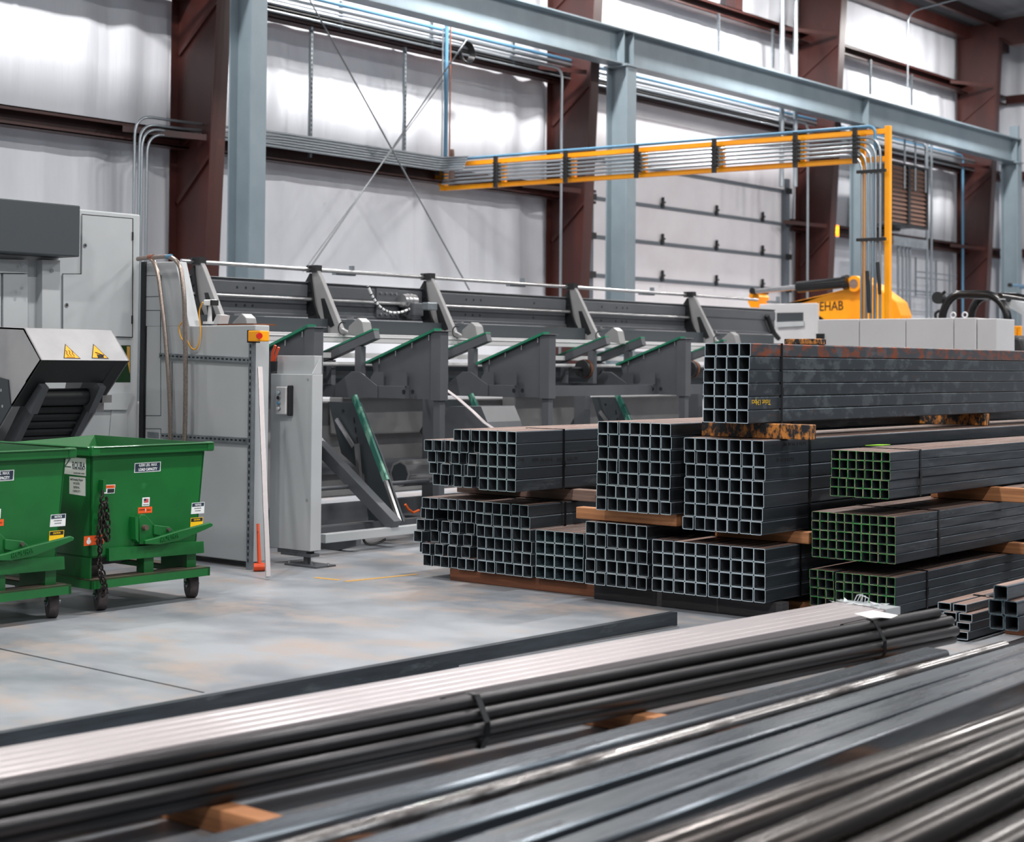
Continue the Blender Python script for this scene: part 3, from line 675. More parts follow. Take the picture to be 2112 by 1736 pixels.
# ================================================================== FOREGROUND STOCK (lies on lumber at z .09)
for k, (x, y0, y1, lab) in enumerate(((3.9, .6, 5.45, 'lumber bearer under the near left of the foreground stock'), (6.15, 1.2, 5.1, 'lumber bearer showing in the gap under the round pipes'),
                                 (8.25, 1.6, 4.8, 'lumber bearer under the far ends of the foreground stock'))):
    lumber(x-.05, x+.05, y0, y1, 0, .088, 'wood', lab, 'foreground bearers')
TB = .09
def line_pts(far, near, z, ext=2.2):
    a, b = P(*far, Z=z), P(*near, Z=z); d = (b-a).normalized(); return a, b+d*ext
def rect_tube(far, near, w, zb_, zt_, mt, label, ext=2.2, th=.006, r=.012, cham=0, grp=None, parent=None, name='steel_tube', off=0., fext=0):
    """far/near: pixels of the near-side top edge"""
    a, b = line_pts(far, near, zt_, ext); d = (b-a).normalized(); a = a-d*fext; L = (b-a).length
    rz = math.atan2(d.y, d.x)
    me = tube_mesh(name, w, zt_-zb_, L, th, mt, r=r)
    ob = bpy.data.objects.new(name, me); C.objects.link(ob)
    # mesh grows +X from origin and +Y sideways; origin at far end; heading back to the camera => side is to the camera's right, so offset
    nrm = Vector((-d.y, d.x, 0))
    if nrm.y > 0: loc = a
    else: loc = a-nrm*w
    ob.location = (loc.x, loc.y, zb_)+Vector((0, 0, 0)).to_tuple()[:0] if False else Vector((loc.x, loc.y, zb_))
    ob.location += nrm*off
    ob.rotation_euler = (0, 0, rz)
    if parent is None: tag(ob, label, 'tube', grp)
    else:
        ob.parent = parent; ob.location -= wloc(parent)
    return ob, a, b, d
# a: channel lying on the floor
a, b = line_pts((1397, 1262), (0, 1513), .085)
d = (b-a).normalized(); nrm = Vector((-d.y, d.x, 0)); nrm = nrm if nrm.y > 0 else -nrm
mb = MB()
for (u0, u1, v0, v1) in ((0, .006, 0, .085), (.006, .05, .079, .085), (.006, .05, 0, .006)):
    mb.prism([a+nrm*u0+Vector((0, 0, v0-.085)), a+nrm*u1+Vector((0, 0, v0-.085)), a+nrm*u1+Vector((0, 0, v1-.085)), a+nrm*u0+Vector((0, 0, v1-.085))], b-a)
tag(mb.build('steel_channel', 'tube_steel'), 'long dark steel channel lying on the open floor, nearest the hoppers', 'channel')
a, b = line_pts((1396, 1291), (0, 1535), .01)
mb = MB(); mb.prism([a-nrm*.02, a+nrm*.03, a+nrm*.03+Vector((0, 0, -.008)), a-nrm*.02+Vector((0, 0, -.008))], b-a)
tag(mb.build('flat_bar', 'silver'), 'thin bright flat bar on the floor in front of the dark channel', 'bar')
# b: wrapped aluminium bundle
ZA = .255
fa, fb = P(1855, 1252, Z=ZA), P(0, 1600, Z=ZA)
d = (fb-fa).normalized(); nrm = Vector((-d.y, d.x, 0)); nrm = nrm if nrm.y > 0 else -nrm
L = (fb-fa).length+2.2; rz = math.atan2(d.y, d.x)
t = thing('aluminium_tube_bundle', (fa.x, fa.y, TB), 'bright aluminium square tubes, film wrapped at the far end, left of the round pipes', 'tube bundle')
me = tube_mesh('tube', .0755, .081, L, .003, ['aluminium', 'silver', 'inside_dark', 'aluminium'], r=.009)
for c in range(5):
    for r_ in range(2):
        q = fa+nrm*((c+1)*.0775)+d*random.uniform(0, .012); inst(me, t, Vector((q.x, q.y, TB+r_*.0825))-wloc(t), rz)
mb = MB(); e = .004; w_ = .3
def wp(u, v, z): q = fa+d*u+nrm*v; return Vector((q.x, q.y, z))
mb.add([wp(-.004, -e, TB), wp(-.004, .392, TB), wp(-.004, .392, ZA+e), wp(-.004, -e, ZA+e), wp(.1, -e, TB), wp(.06, .392, ZA+e), wp(.16, -e, ZA+e)],
       [(0, 1, 2, 3), (3, 2, 5, 6), (0, 3, 6, 4)])
for k in range(26):
    u = random.uniform(-.01, .16); v = random.uniform(0, .38); q = wp(u, v, ZA+.004); q2 = q+Vector((random.uniform(-.03, .05), random.uniform(-.04, .04), random.uniform(.0, .018)))
    q3 = q+Vector((random.uniform(-.05, .04), random.uniform(-.04, .05), random.uniform(.0, .01))); mb.add([q, q2, q3], [(0, 1, 2)])
for k in range(3):
    q = wp(.02, .2+.02*k, ZA+.002); mb.tube([q, q+Vector((.01, .0, .03+.01*k)), q+Vector((-.02, .02, .045)), q+Vector((0, .05, .004))], .0035, 5)
wr = mb.build('film_wrap', 'plastic_wrap', t); wr['label'] = 'torn clear plastic film'
# c: round pipe bundle, hexagonal
fa = P(1955, 1249, Z=.3); fb = P(0, 1612, Z=.3); d = (fb-fa).normalized(); nrm = Vector((-d.y, d.x, 0)); nrm = nrm if nrm.y > 0 else -nrm
L = (fb-fa).length+2.2
t = thing('round_pipe_bundle', (fa.x, fa.y, TB), 'strapped bundle of dark round pipes running across the foreground', 'pipe bundle')
rp = .0290; mb0 = MB()
def ring_pipe(L, r, ri, seg=20):
    vs = []; fs = []; mi = []; sm = []
    for (x, rr) in ((0, r), (L, r), (0, ri), (L, ri)):
        for k in range(seg): a_ = 2*math.pi*k/seg; vs.append((x, rr*math.cos(a_), rr*math.sin(a_)))
    for k in range(seg):
        j = (k+1) % seg
        for f_, m_, s_ in (((k, seg+k, seg+j, j), 0, True), ((k, j, 2*seg+j, 2*seg+k), 1, False), ((2*seg+k, 2*seg+j, 3*seg+j, 3*seg+k), 2, True), ((seg+j, seg+k, 3*seg+k, 3*seg+j), 1, False)):
            fs.append(f_); mi.append(m_); sm.append(s_)
    me = bpy.data.meshes.new('pipe'); me.from_pydata(vs, [], fs); 
    for m_ in ('pipe_steel', 'pipe_steel', 'inside_dark'): me.materials.append(MATS[m_])
    me.polygons.foreach_set('material_index', mi); me.polygons.foreach_set('use_smooth', sm); me.update(); return me
me = ring_pipe(L, rp, rp-.004); rz = math.atan2(d.y, d.x); rows = (4, 5, 4, 1)
for r_, nn in enumerate(rows):
    for c in range(nn):
        v = (c-(nn-1)/2)*rp*2.02 if nn > 1 else -2.02*rp; z = TB+rp+r_*rp*1.76; q = fa+nrm*(v+.058)+d*(random.uniform(-.02, .03)+(.12 if r_ == 3 else 0))
        inst(me, t, Vector((q.x, q.y, z))-wloc(t), rz, 'pipe')
def hexstrap(px, py, par):
    c0 = P(px, py, Z=.25); s_ = (c0-fa).dot(d); c0 = fa+d*s_+nrm*.058
    hz_ = TB+rp+rp*1.76*1.5; pr = []
    out = [(-.118, TB), (-.148, TB+.05), (-.148, TB+.11), (-.085, TB+.21), (-.03, TB+.214), (.12, TB+.168), (.148, TB+.11), (.148, TB+.05), (.118, TB), (-.118, TB)]
    mb = MB(); pts = [Vector(((c0+nrm*u).x, (c0+nrm*u).y, z)) for u, z in out]
    for i in range(len(pts)):
        mb.bar(pts[i], pts[(i+1) % len(pts)], .03, .003, up=(pts[i]-Vector((c0.x, c0.y, hz_))))
    mb.build('strap', 'strap', par)
hexstrap(1880, 1310, t); hexstrap(1080, 1480, t)
c0 = P(1795, 1265, Z=.285); mb = MB()
q = [P(*k, Z=.31) for k in ((1762, 1266), (1800, 1259), (1852, 1269), (1838, 1275), (1812, 1273), (1795, 1275))]
mb.prism(q, (0, 0, .002)); mb.build('paper_tag', 'paper', t)['label'] = 'white crumpled paper tag'
# d: loose tubes and pipes nearest the camera
big = ['tube_big', 'tube_brown', 'inside_dark', 'tube_big']; brn = ['tube_brown', 'tube_brown', 'inside_dark', 'tube_brown']
rect_tube((1958, 1340), (1000, 1600), .15, TB, .15, big, 'wide flat steel tube with an angled far end, just in front of the round pipes', r=.02, grp='loose foreground tubes')
rect_tube((2112, 1345), (1000, 1688), .14, TB, .2, big, 'loose square tube with dark side, in front of the scratched glossy pipe', ext=3, grp='loose foreground tubes', fext=1.4)[0]
rect_tube((2112, 1376), (1100, 1728), .165, TB, .205, big, 'bright-topped square tube, left one of the touching pair', ext=3, grp='loose foreground tubes', fext=1.4)
rect_tube((2112, 1403), (1706, 1557), .12, TB, .2, big, 'bright-topped square tube, right one of the touching pair', ext=3, grp='loose foreground tubes', fext=1.4)
for o_ in [o for o in bpy.data.objects if o.name.startswith('steel_tube') and o.type == 'MESH' and o.parent is None]:
    pass
def round_pipe(far, near, r, zc, mt, label, ext=2.5, fext=0):
    a, b = P(*far, Z=zc+r), P(*near, Z=zc+r); d = (b-a).normalized(); a = a-d*fext; b = b+d*ext
    a.z = b.z = zc; mb = MB(); mb.tube([a, b], r, 32, cap=False); mb.tube([a, b], r-.006, 32, 1, cap=False)
    seg = 32; n_ = len(mb.v)//2
    vs = [mb.v[k] for k in range(seg)]+[mb.v[n_+k] for k in range(seg)]
    mb.add(vs, [(k, (k+1) % seg, seg+(k+1) % seg, seg+k) for k in range(seg)], 0)
    return tag(mb.build('steel_pipe', [mt, 'inside_dark']), label, 'pipe', 'loose foreground pipes')
round_pipe((2071, 1321), (1000, 1618), .036, TB+.036, 'pipe_gloss', 'glossy scratched round pipe between two flat loose tubes')
round_pipe((2112, 1452), (1300, 1734), .1, TB+.1, 'tube_brown', 'large brown pipe with a long bright highlight', fext=1.5)
for k, (y, r, lab) in enumerate(((2.52, .09, 'dark pipe second from the lower right corner side of the bright highlight'), (2.27, .09, 'dark brown pipe third in from the large highlighted pipe'),
                                 (2.03, .085, 'dark pipe nearly at the lower right corner'), (1.78, .1, 'dark pipe right in the lower right corner'))):
    mb = MB(); mb.tube([(9.8, y, TB+r), (1.0, y+.02, TB+r)], r, 32, cap=False); mb.tube([(9.8, y, TB+r), (1.0, y+.02, TB+r)], r-.007, 32, 1, cap=False)
    tag(mb.build('steel_pipe', ['tube_brown', 'inside_dark']), lab, 'pipe', 'loose foreground pipes')

#@@PART2

def poly_at(px, X=None, Y=None, Z=None): return [P(a, b, X=X, Y=Y, Z=Z) for a, b in px]
def plateY(px, Y, t, name, mt, parent, bevel=0):      # plate facing the camera side (-Y), traced in the plane Y, thickness t towards +Y
    mb = MB(); mb.prism(poly_at(px, Y=Y), (0, t, 0)); return mb.build(name, mt, parent, bevel=bevel)
def plateX(px, X, t, name, mt, parent, bevel=0):
    mb = MB(); mb.prism(poly_at(px, X=X), (t, 0, 0)); return mb.build(name, mt, parent, bevel=bevel)

# ================================================================== GREEN SELF-DUMPING HOPPERS
def make_hopper():
    YF = 8.97; X0, X1 = 6.60, 7.60; ZT = 1.055; YB = 10.22
    t = thing('dump_hopper', ((X0+X1)/2, 9.5, 0), 'green wheeled self-dumping hopper in full view, with the hanging chain and hook', 'hopper', 'green dump hoppers')
    G = 'hopper_green'; th = .012
    xa, xb = X0+.02, X1-.03; xab, xbb = X0+.02, X1-.1; zb = .36
    mb = MB()
    mb.prism([(xa, YF, ZT), (xb, YF, ZT), (xbb, YF, zb), (xab, YF, zb)], (0, th, 0))                 # front
    mb.prism([(xa, YF, ZT), (xa, YB, ZT), (xa, YB-.35, .5), (xa, YB-.6, .2), (xa, YF, .2)], (th, 0, 0))   # left side
    mb.prism([(xb-th, YF, ZT+.03), (xb-th, YB, ZT+.04), (xbb-th, YB-.35, .5), (xbb-th, YB-.6, zb), (xbb-th, YF, zb)], (th, 0, 0))
    mb.prism([(xa, YB-th, ZT), (xb, YB-th, ZT+.04), (xbb, YB-.35, .5), (xab, YB-.35, .5)], (0, th, 0))
    mb.prism([(xa, YB-.35, .5), (xbb, YB-.35, .5), (xbb, YB-.6, zb), (xab, YB-.6, zb)], (0, -th, 0))
    mb.box(xab, xbb, YF, YB-.55, zb, zb+th)
    mb.build('bin', G, t)
    mb = MB(); r = .03
    for a, b in (((X0-.0, YF-.02), (X1+.01, YF-.02)), ((X0, YF-.02), (X0, YB))):
        mb.bar((a[0], a[1], ZT), (b[0], b[1], ZT), .035, .055)
        mb.bar((a[0], a[1], ZT+.028), (b[0], b[1], ZT+.028), .06, .008)
    mb.build('rim', G, t, bevel=.004)
    mb = MB(); mb.box(X0-.012, X0+.06, YF-.045, YF+.02, ZT-.03, ZT+.036); mb.box(X1-.04, X1+.022, YF-.045, YF+.02, ZT-.03, ZT+.036); mb.build('corner_weld', 'hopper_green', t, bevel=.012)
    # rocker apron and base
    plateY([(225, 1131), (420, 1116), (421, 1140), (225, 1157)], YF-.03, .03, 'apron', G, t)
    mb = MB(); x = P(307, 1160, Y=YF).x; mb.box(x-.04, x+.04, YF, YF+.08, .2, .37); mb.build('support', G, t); mb = MB(); mb.box(X1-.16, X1-.08, YF+.02, YF+.3, .2, .37); mb.build('support', G, t)
    mb = MB(); mb.box(X0+.05, X1-.12, YB-.5, YB-.46, .2, .5); mb.build('rocker', 'near_black', t)
    mb = MB(); zt, zb2 = .225, .165
    mb.box(X0-.01, X1-.02, YF-.06, YF-.04, zb2, zt); mb.box(X0-.01, X1-.02, YB-.1, YB-.08, zb2, zt)
    mb.box(X0-.01, X0+.01, YF-.06, YB-.08, zb2, zt); mb.box(X1-.04, X1-.02, YF-.06, YB-.08, zb2, zt)
    mb.box(X0-.01, X1-.02, YF-.06, YF+.1, zt-.008, zt, 1); mb.box(X0, X0+.12, YF, YB-.1, zt-.008, zt, 1); mb.box(X1-.14, X1-.03, YF, YB-.1, zt-.008, zt, 1)
    mb.build('base_frame', [G, 'hopper_dirt'], t)
    # casters
    for (cx_, cy_) in ((P(207, 1240, Y=9.06).x, 9.06), (P(394, 1215, Y=9.08).x, 9.08), (X0+.2, YB-.22), (X1-.2, YB-.22)):
        ax = Vector((.9, -.43, 0)).normalized(); fw = Vector((.43, .9, 0)); c = Vector((cx_, cy_, .1))
        mb = MB(); mb.tube([c-ax*.028, c+ax*.03], .1, 32); cs = mb.build('caster', 'wheel', t)
        mb = MB(); mb.tube([c-ax*.05, c+ax*.055], .012, 10); mb.tube([c-ax*.034, c+ax*.034], .03, 14); mb.build('axle', 'galvanised', cs)
        mb = MB()
        for s_ in (-1, 1): mb.bar(c+ax*.036*s_+Vector((0, 0, -.01)), c+ax*.036*s_+fw*.02+Vector((0, 0, .07)), .006, .05, up=fw)
        mb.tube([c+fw*.02+Vector((0, 0, .064)), c+fw*.02+Vector((0, 0, .072))], .05, 16); mb.build('fork', G, cs)
    # latch and handle
    plateY([(287, 1068), (291, 1061), (300, 1061), (318, 1081), (316, 1121), (288, 1122)], YF-.045, .045, 'latch_bracket', G, t, bevel=.004)
    plateY([(279, 1066), (286, 1066), (286, 1118), (280, 1112)], YF-.06, .06, 'latch_fin', G, t)
    plateY([(318, 1082), (350, 1086), (360, 1096), (345, 1108), (318, 1102)], YF-.06, .03, 'latch_link', G, t, bevel=.004)
    mb = MB()
    for a, b, r in (((303, 1088), None, .018), ((350, 1092), None, .012), ((314, 1119), None, .012)):
        p = P(*a, Y=YF-.08); mb.tube([p, p+Vector((0, .08, 0))], r, 12)
    mb.build('pivot_pin', 'hopper_dirt', t)
    h = plateY([(300, 1114), (325, 1108), (370, 1094), (420, 1081), (434, 1077), (440, 1080), (439, 1085), (425, 1092), (372, 1114), (330, 1123), (300, 1122)], YF-.1, .028, 'handle', G, t, bevel=.006)
    p = P(349, 1108, Y=YF-.1); q = P(400, 1093, Y=YF-.1); text('embossed_name', 'ROURA', .05, p, (q-p), Vector((0, 0, 1)), 'hopper_green', h, width=.155, ext=.003)
    # eye, hook and chain
    p = P(211, 1005, Y=YF-.02); mb = MB(); mb.box(p.x-.012, p.x+.012, YF-.045, YF, p.z-.03, p.z+.05); mb.build('chain_eye', G, t)
    mb = MB(); c = P(214, 1030, Y=YF-.06); mb.tube(arc(c, (1, 0, 0), (0, 0, 1), .024, 110, 400, 14), .009, 8); mb.tube([c+Vector((-.01, 0, .02)), P(211, 1010, Y=YF-.05)], .009, 8); mb.build('hook', 'chain', t)
    mb = MB()
    def links(pts, st=.036):
        pts = [Vector(p) for p in pts]; k = 0
        for i in range(len(pts)-1):
            a, b = pts[i], pts[i+1]; n = max(1, int((b-a).length/st)); d = (b-a).normalized()
            s1 = d.cross(Vector((0, 1, 0))).normalized(); s2 = d.cross(s1)
            for j in range(n):
                c = a+(b-a)*((j+.5)/n); u = s1 if k % 2 else s2; k += 1
                ring = [c+d*.025*math.cos(R(t_))+u*.0165*math.sin(R(t_)) for t_ in range(0, 361, 36)]; mb.tube(ring, .0062, 6, cap=False)
    A = lambda x, y, dy=.05: P(x, y, Y=YF-dy)
    links([A(214, 1035), A(212, 1060), A(210, 1095), A(207, 1125), A(205, 1158), A(206, 1180, .08), A(212, 1205, .1), A(214, 1225, .1)])
    links([A(218, 1035), A(222, 1070), A(224, 1100), A(220, 1118), A(215, 1100), A(216, 1060)])
    links([A(206, 1160, .09), A(214, 1190, .1), A(217, 1215, .1), A(211, 1232, .1)])
    links([A(209, 1040, .07), A(206, 1080, .07), A(203, 1110, .07), A(208, 1140, .07)])
    mb.build('chain', 'chain', t)
    # stickers
    def sticker(px, mt, name, face='Y', YY=None):
        if face == 'Y': return plateY(px, (YY or YF)-.0015, .0015, name, mt, t)
        return plateX(px, X0+.02-.0015, .0015, name, mt, t)
    def tY(par, s, px, py, size, mt, w, bold=0): text('lettering', s, size, P(px, py, Y=YF-.002), (1, 0, 0), (0, 0, 1), mt, par, width=w, ext=.0003, bold=bold)
    def tX(par, s, px, py, size, mt, w, bold=0): text('lettering', s, size, P(px, py, X=X0+.018), (0, -1, 0), (0, 0, 1), mt, par, width=w, ext=.0003, bold=bold)
    k = sticker([(278, 955), (332, 951.5), (331, 971.5), (277, 975)], 'white', 'capacity_label')
    k2 = plateY([(279.5, 956.5), (330.5, 953), (329.5, 970), (278.5, 973.5)], YF-.0025, .001, 'capacity_label', 'label_navy', t)
    for ss, yy in (('4,000 LBS. MAX', 958.8), ('LOAD CAPACITY', 967.6)): text('lettering', ss, .026, P(305, yy, Y=YF-.003), (1, 0, .0), (0, 0, 1), 'white', k2, width=.155, ext=.0003, bold=.0008)
    k = sticker([(126, 940), (177, 945), (177, 982), (126, 976)], 'paper', 'name_plate', 'X')
    tX(k, 'ROURA', 162, 960, .06, 'label_navy', .14, .001); tX(k, 'MATERIAL HANDLING', 162, 967, .016, 'label_navy', .13)
    tX(k, 'Z', 139, 955, .09, 'galvanised', .08); tX(k, 'CLEVELAND, OHIO', 163, 976, .013, 'ink', .12)
    k = sticker([(143, 982), (176, 985), (176, 1023), (143, 1018)], 'paper', 'name_plate', 'X')
    for i_ in range(4): tX(k, ('Self-Dumping Hopper', 'MODEL', 'SERIAL', 'CAPACITY')[i_], 158, 989+8*i_, .02, 'ink', (.14, .07, .07, .08)[i_])
    k = sticker([(216, 1000), (238, 999), (236, 1017), (215, 1018)], 'white', 'warning_label')
    k3 = plateY([(217, 1001), (237, 1000), (236.6, 1006), (216.6, 1007)], YF-.0025, .001, 'warning_label', 'label_orange', t); plateY([(222, 1008), (236, 1007.4), (235.4, 1015.6), (221.5, 1016.4)], YF-.0025, .001, 'warning_label', 'ink', t)
    tY(k3, 'WARNING', 227, 1003.6, .014, 'ink', .05)
    k = sticker([(294, 1026), (309, 1025), (308, 1043), (293, 1044)], 'white', 'flag_label')
    mb = MB(); a, b = P(297, 1028.5, Y=YF-.003), P(306.5, 1036, Y=YF-.003)
    for i_ in range(5): z = a.z-(a.z-b.z)*(i_*2+1)/10; mb.box(a.x, b.x, YF-.0025, YF-.0015, z-.0018, z+.0018, 1)
    mb.box(a.x, (a.x+b.x)/2, YF-.003, YF-.0018, (a.z+b.z)/2, a.z, 0); mb.build('flag_label', ['label_navy', 'red'], t)
    tY(k, 'MADE IN USA', 301, 1040.5, .010, 'ink', .045)
    k = sticker([(285, 1046.5), (314, 1044.5), (313.5, 1057), (284.5, 1059)], 'label_orange', 'warning_label'); tY(k, 'WARNING', 293, 1051, .014, 'ink', .05); tY(k, '!', 300, 1052, .03, 'white', .006, .001); tY(k, 'PINCH', 307, 1051.5, .014, 'ink', .03)
    k = sticker([(396, 1037), (422, 1035), (421, 1058), (394, 1060)], 'white', 'notice_label'); plateY([(397, 1038), (421, 1036), (420.6, 1043), (396.4, 1045)], YF-.0025, .001, 'notice_label', 'label_navy', t)
    text('lettering', 'NOTICE', .018, P(408.7, 1040.8, Y=YF-.003), (1, 0, 0), (0, 0, 1), 'white', k, width=.055, ext=.0003, bold=.0006)
    tY(k, 'DO NOT OPERATE UNTIL', 408, 1048, .009, 'ink', .06); tY(k, 'LATCH IS SECURED', 408, 1053, .009, 'ink', .05)
    k = sticker([(393.5, 1068), (419, 1066), (418, 1084), (392.5, 1088)], 'label_yellow', 'caution_label'); plateY([(394.5, 1069), (418, 1067), (417.6, 1074), (394, 1076)], YF-.0025, .001, 'caution_label', 'ink', t)
    text('lettering', 'CAUTION', .016, P(406, 1071.6, Y=YF-.003), (1, 0, 0), (0, 0, 1), 'label_yellow', k, width=.055, ext=.0003, bold=.0005)
    k = sticker([(173.5, 1106), (215, 1102), (214, 1121), (173, 1126)], 'label_orange', 'warning_label'); tY(k, 'WARNING', 203, 1108, .014, 'ink', .06); tY(k, 'KEEP CLEAR', 203, 1116, .012, 'ink', .06)
    mb = MB(); p = P(183, 1117, Y=YF-.002); mb.hole_disc(p, (0, -1, 0), .017, 0, .001); mb.hole_disc(p+Vector((0, 0, .02)), (0, -1, 0), .009, 0, .001); mb.build('warning_label', 'white', t)
    return t
hop = make_hopper()
h2 = copy_tree(hop); h2.location = hop.location+Vector((-1.19, -.06, 0))
h2['label'] = 'green wheeled self-dumping hopper cut off by the left edge of the picture'

# ================================================================== LEFT: CONVEYOR, LASER CABINETS
XH0, XH1 = 7.2, 8.0
t = thing('scrap_conveyor', (7.6, 10.8, 0), 'scrap conveyor with a light grey angular hood and two warning triangles above the hoppers', 'conveyor')
prof = [(10.38, 1.65), (10.60, 1.885), (11.05, 1.90), (11.25, 1.2), (10.98, 1.05), (10.74, 1.30)]
mb = MB(); n = len(prof); thk = .012
mb.yz(prof, XH0+thk/2, thk); mb.yz(prof, XH1-thk/2, thk)
mb.prism([(XH0, *prof[0]), (XH0, *prof[1]), (XH0, prof[1][0]+.01, prof[1][1]-.012), (XH0, prof[0][0]+.014, prof[0][1])], (XH1-XH0, 0, 0))
mb.prism([(XH0, *prof[1]), (XH0, *prof[2]), (XH0, prof[2][0], prof[2][1]-.012), (XH0, prof[1][0], prof[1][1]-.012)], (XH1-XH0, 0, 0))
mb.build('hood', 'hood_grey', t); mb = MB()
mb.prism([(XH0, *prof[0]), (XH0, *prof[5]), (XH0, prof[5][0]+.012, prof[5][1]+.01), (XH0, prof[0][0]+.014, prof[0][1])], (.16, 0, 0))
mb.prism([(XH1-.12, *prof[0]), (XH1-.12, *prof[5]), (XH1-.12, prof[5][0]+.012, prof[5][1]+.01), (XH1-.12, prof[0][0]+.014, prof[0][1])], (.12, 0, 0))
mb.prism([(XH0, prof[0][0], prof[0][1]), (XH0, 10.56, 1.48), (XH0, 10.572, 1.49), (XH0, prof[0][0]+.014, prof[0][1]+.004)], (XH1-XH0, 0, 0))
mb.build('hood_underside_shade', 'near_black', t)  # underside plates coloured near black: shade under the hood put into the colour
for k_, cxp in enumerate((147, 205)):
    nrm = Vector((0, -(1.885-1.65), 0)); dy, dz = .22, .235; up = Vector((0, dy, dz)).normalized(); nn = Vector((0, -dz, dy)).normalized()
    def FP(px, py):    # intersect ray with the hood's slanted face
        dr = ray(px, py); o = Vector((XH0, 10.38, 1.65)); tt = (o-CAM).dot(nn)/dr.dot(nn); return CAM+dr*tt
    tri = [FP(cxp-16, 739), FP(cxp+19.5, 740), FP(cxp-13, 709)]
    mb = MB(); mb.prism([v+nn*.0005 for v in tri], nn*.001, 0); c_ = (tri[0]+tri[1]+tri[2])/3
    mb.prism([c_+(v-c_)*.86+nn*.0016 for v in tri], nn*.0006, 1); tr = mb.build('warning_triangle', ['ink', 'sign_amber'], t)
    mb = MB()
    if k_ == 0:
        for j in range(3):
            b_ = FP(cxp-6+6*j, 734); mb.tube([b_+nn*.003, b_+up*.02+Vector((-.008, 0, 0))+nn*.003, b_+up*.04+Vector((.006, 0, 0))+nn*.003, b_+up*.055+nn*.003], .0028, 5)
        a_, b_ = FP(cxp-9, 736.5), FP(cxp+7, 737); mb.bar(a_+nn*.003, b_+nn*.003, .003, .003)
    else:
        a_, b_ = FP(cxp-9, 727), FP(cxp+9, 734); mb.bar(a_+nn*.003, b_+nn*.003, .004, .008); a_ = FP(cxp+2, 732)
        for j in range(5): mb.bar(a_+nn*.003+Vector((.012*j-.02, 0, 0)), a_+nn*.003+Vector((.012*j-.035, 0, 0))-up*.022, .004, .008)
        mb.prism([FP(cxp-6, 731)+nn*.002, FP(cxp+6, 733)+nn*.002, FP(cxp+9, 738)+nn*.002, FP(cxp-3, 738)+nn*.002], nn*.002)
    mb.build('pictogram', 'ink', tr)
# conveyor frame and belt, dropping back into the machine
for x, n in ((XH0+.16, 'side_rail'), (XH1-.12, 'side_rail')):
    mb = MB(); mb.bar((x, 10.66, 1.42), (x, 11.34, .55), .05, .12, up=(0, 1, 1)); mb.bar((x-.02, 10.60, 1.5), (x-.02, 10.74, 1.30), .06, .2, up=(0, 1, .3)); mb.build(n, 'machine_dark', t)
mb = MB(); a_ = Vector((7.62, 10.72, 1.36)); b_ = Vector((7.62, 11.32, .60)); mb.bar(a_, b_, .46, .05, up=(0, 1, 1))
d_ = (b_-a_)
for j in range(14):
    p = a_+d_*(j/13)+Vector((0, -.03, -.02)); mb.bar(p+Vector((-.22, 0, 0)), p+Vector((.22, 0, 0)), .012, .02)
mb.build('belt', 'near_black', t)
mb = MB(); mb.tube([(7.38, 10.70, 1.37), (7.86, 10.70, 1.37)], .065, 20); mb.build('roller', 'near_black', t)
mb = MB(); mb.box(XH1-.06, XH1+.02, 10.72, 10.8, 1.25, 1.35); mb.box(XH1-.04, XH1+.05, 10.66, 10.74, 1.32, 1.38); mb.build('belt_tensioner', 'silver', t)
mb = MB()
for (y, z) in ((10.86, 1.42), (10.84, 1.3), (10.98, 1.36), (10.88, 1.18), (11.02, 1.2)): mb.hole_disc((XH0-.012, y, z), (-1, 0, 0), .012)
mb.build('bolt', 'silver', t)
mb = MB(); mb.yz([(10.78, 1.5), (10.92, 1.52), (11.3, 1.0), (11.3, .7), (10.74, 1.30)], XH0-.008, .012); mb.build('side_plate', 'panel_dark', t)

XL = P(514, 1172, Z=0).x; YL = P(291, 700, X=XL).y
t = thing('laser_cabinet', (XL-1, YL+.5, 0), 'large light grey machine cabinet with a charcoal band at the left edge', 'machine cabinet')
zt = P(230, 437, Y=YL).z; xl = P(-260, 500, Y=YL).x; xr = P(289, 500, Y=YL).x
mb = MB(); mb.box(xl, xr, YL, YL+1.2, .05, zt); mb.build('body', 'machine_light', t, bevel=.012)
mb = MB(); a_, b_ = P(166, 424, Y=YL-.28), P(166, 530, Y=YL-.28); mb.box(xl, a_.x, YL-.28, YL-.001, b_.z, a_.z); mb.build('charcoal_band', 'panel_dark', t, bevel=.01)
plateY([(169, 441), (275, 450), (274, 696), (129, 692), (129, 564), (167, 564)], YL-.004, .003, 'door_seal', 'near_black', t)
dr_ = plateY([(170.5, 443), (273, 451.5), (272.3, 694.5), (130.6, 690.5), (130.6, 565.5), (169, 565.5)], YL-.02, .015, 'door', 'machine_light', t)
for q in ((175, 506), (137, 629)):
    p = P(*q, Y=YL-.02); mb = MB(); mb.hole_disc(p, (0, -1, 0), .018, 0, .006, 20); mb.hole_disc(p+Vector((0, -.006, 0)), (0, -1, 0), .009, 1, .002); mb.build('lock', ['silver', 'near_black'], dr_)
for q in ((273, 487), (272, 659)):
    p = P(*q, Y=YL-.02); mb = MB(); mb.box(p.x-.006, p.x+.006, YL-.03, YL-.02, p.z-.035, p.z+.035); mb.build('hinge', 'near_black', dr_)
plateY([(-60, 533), (57, 536), (57, 563), (-60, 562)], YL-.05, .05, 'cover_panel', 'machine_light', t)
plateY([(7, 564), (57, 565), (57, 700), (7, 700)], YL-.03, .03, 'cover_panel', 'machine_light', t)
plateY([(-60, 564), (2, 564), (2, 700), (-60, 700)], YL-.03, .03, 'cover_panel', 'machine_light', t)
plateY([(87, 536), (124, 537), (124, 700), (87, 700)], YL-.08, .08, 'cover_panel', 'machine_light', t)
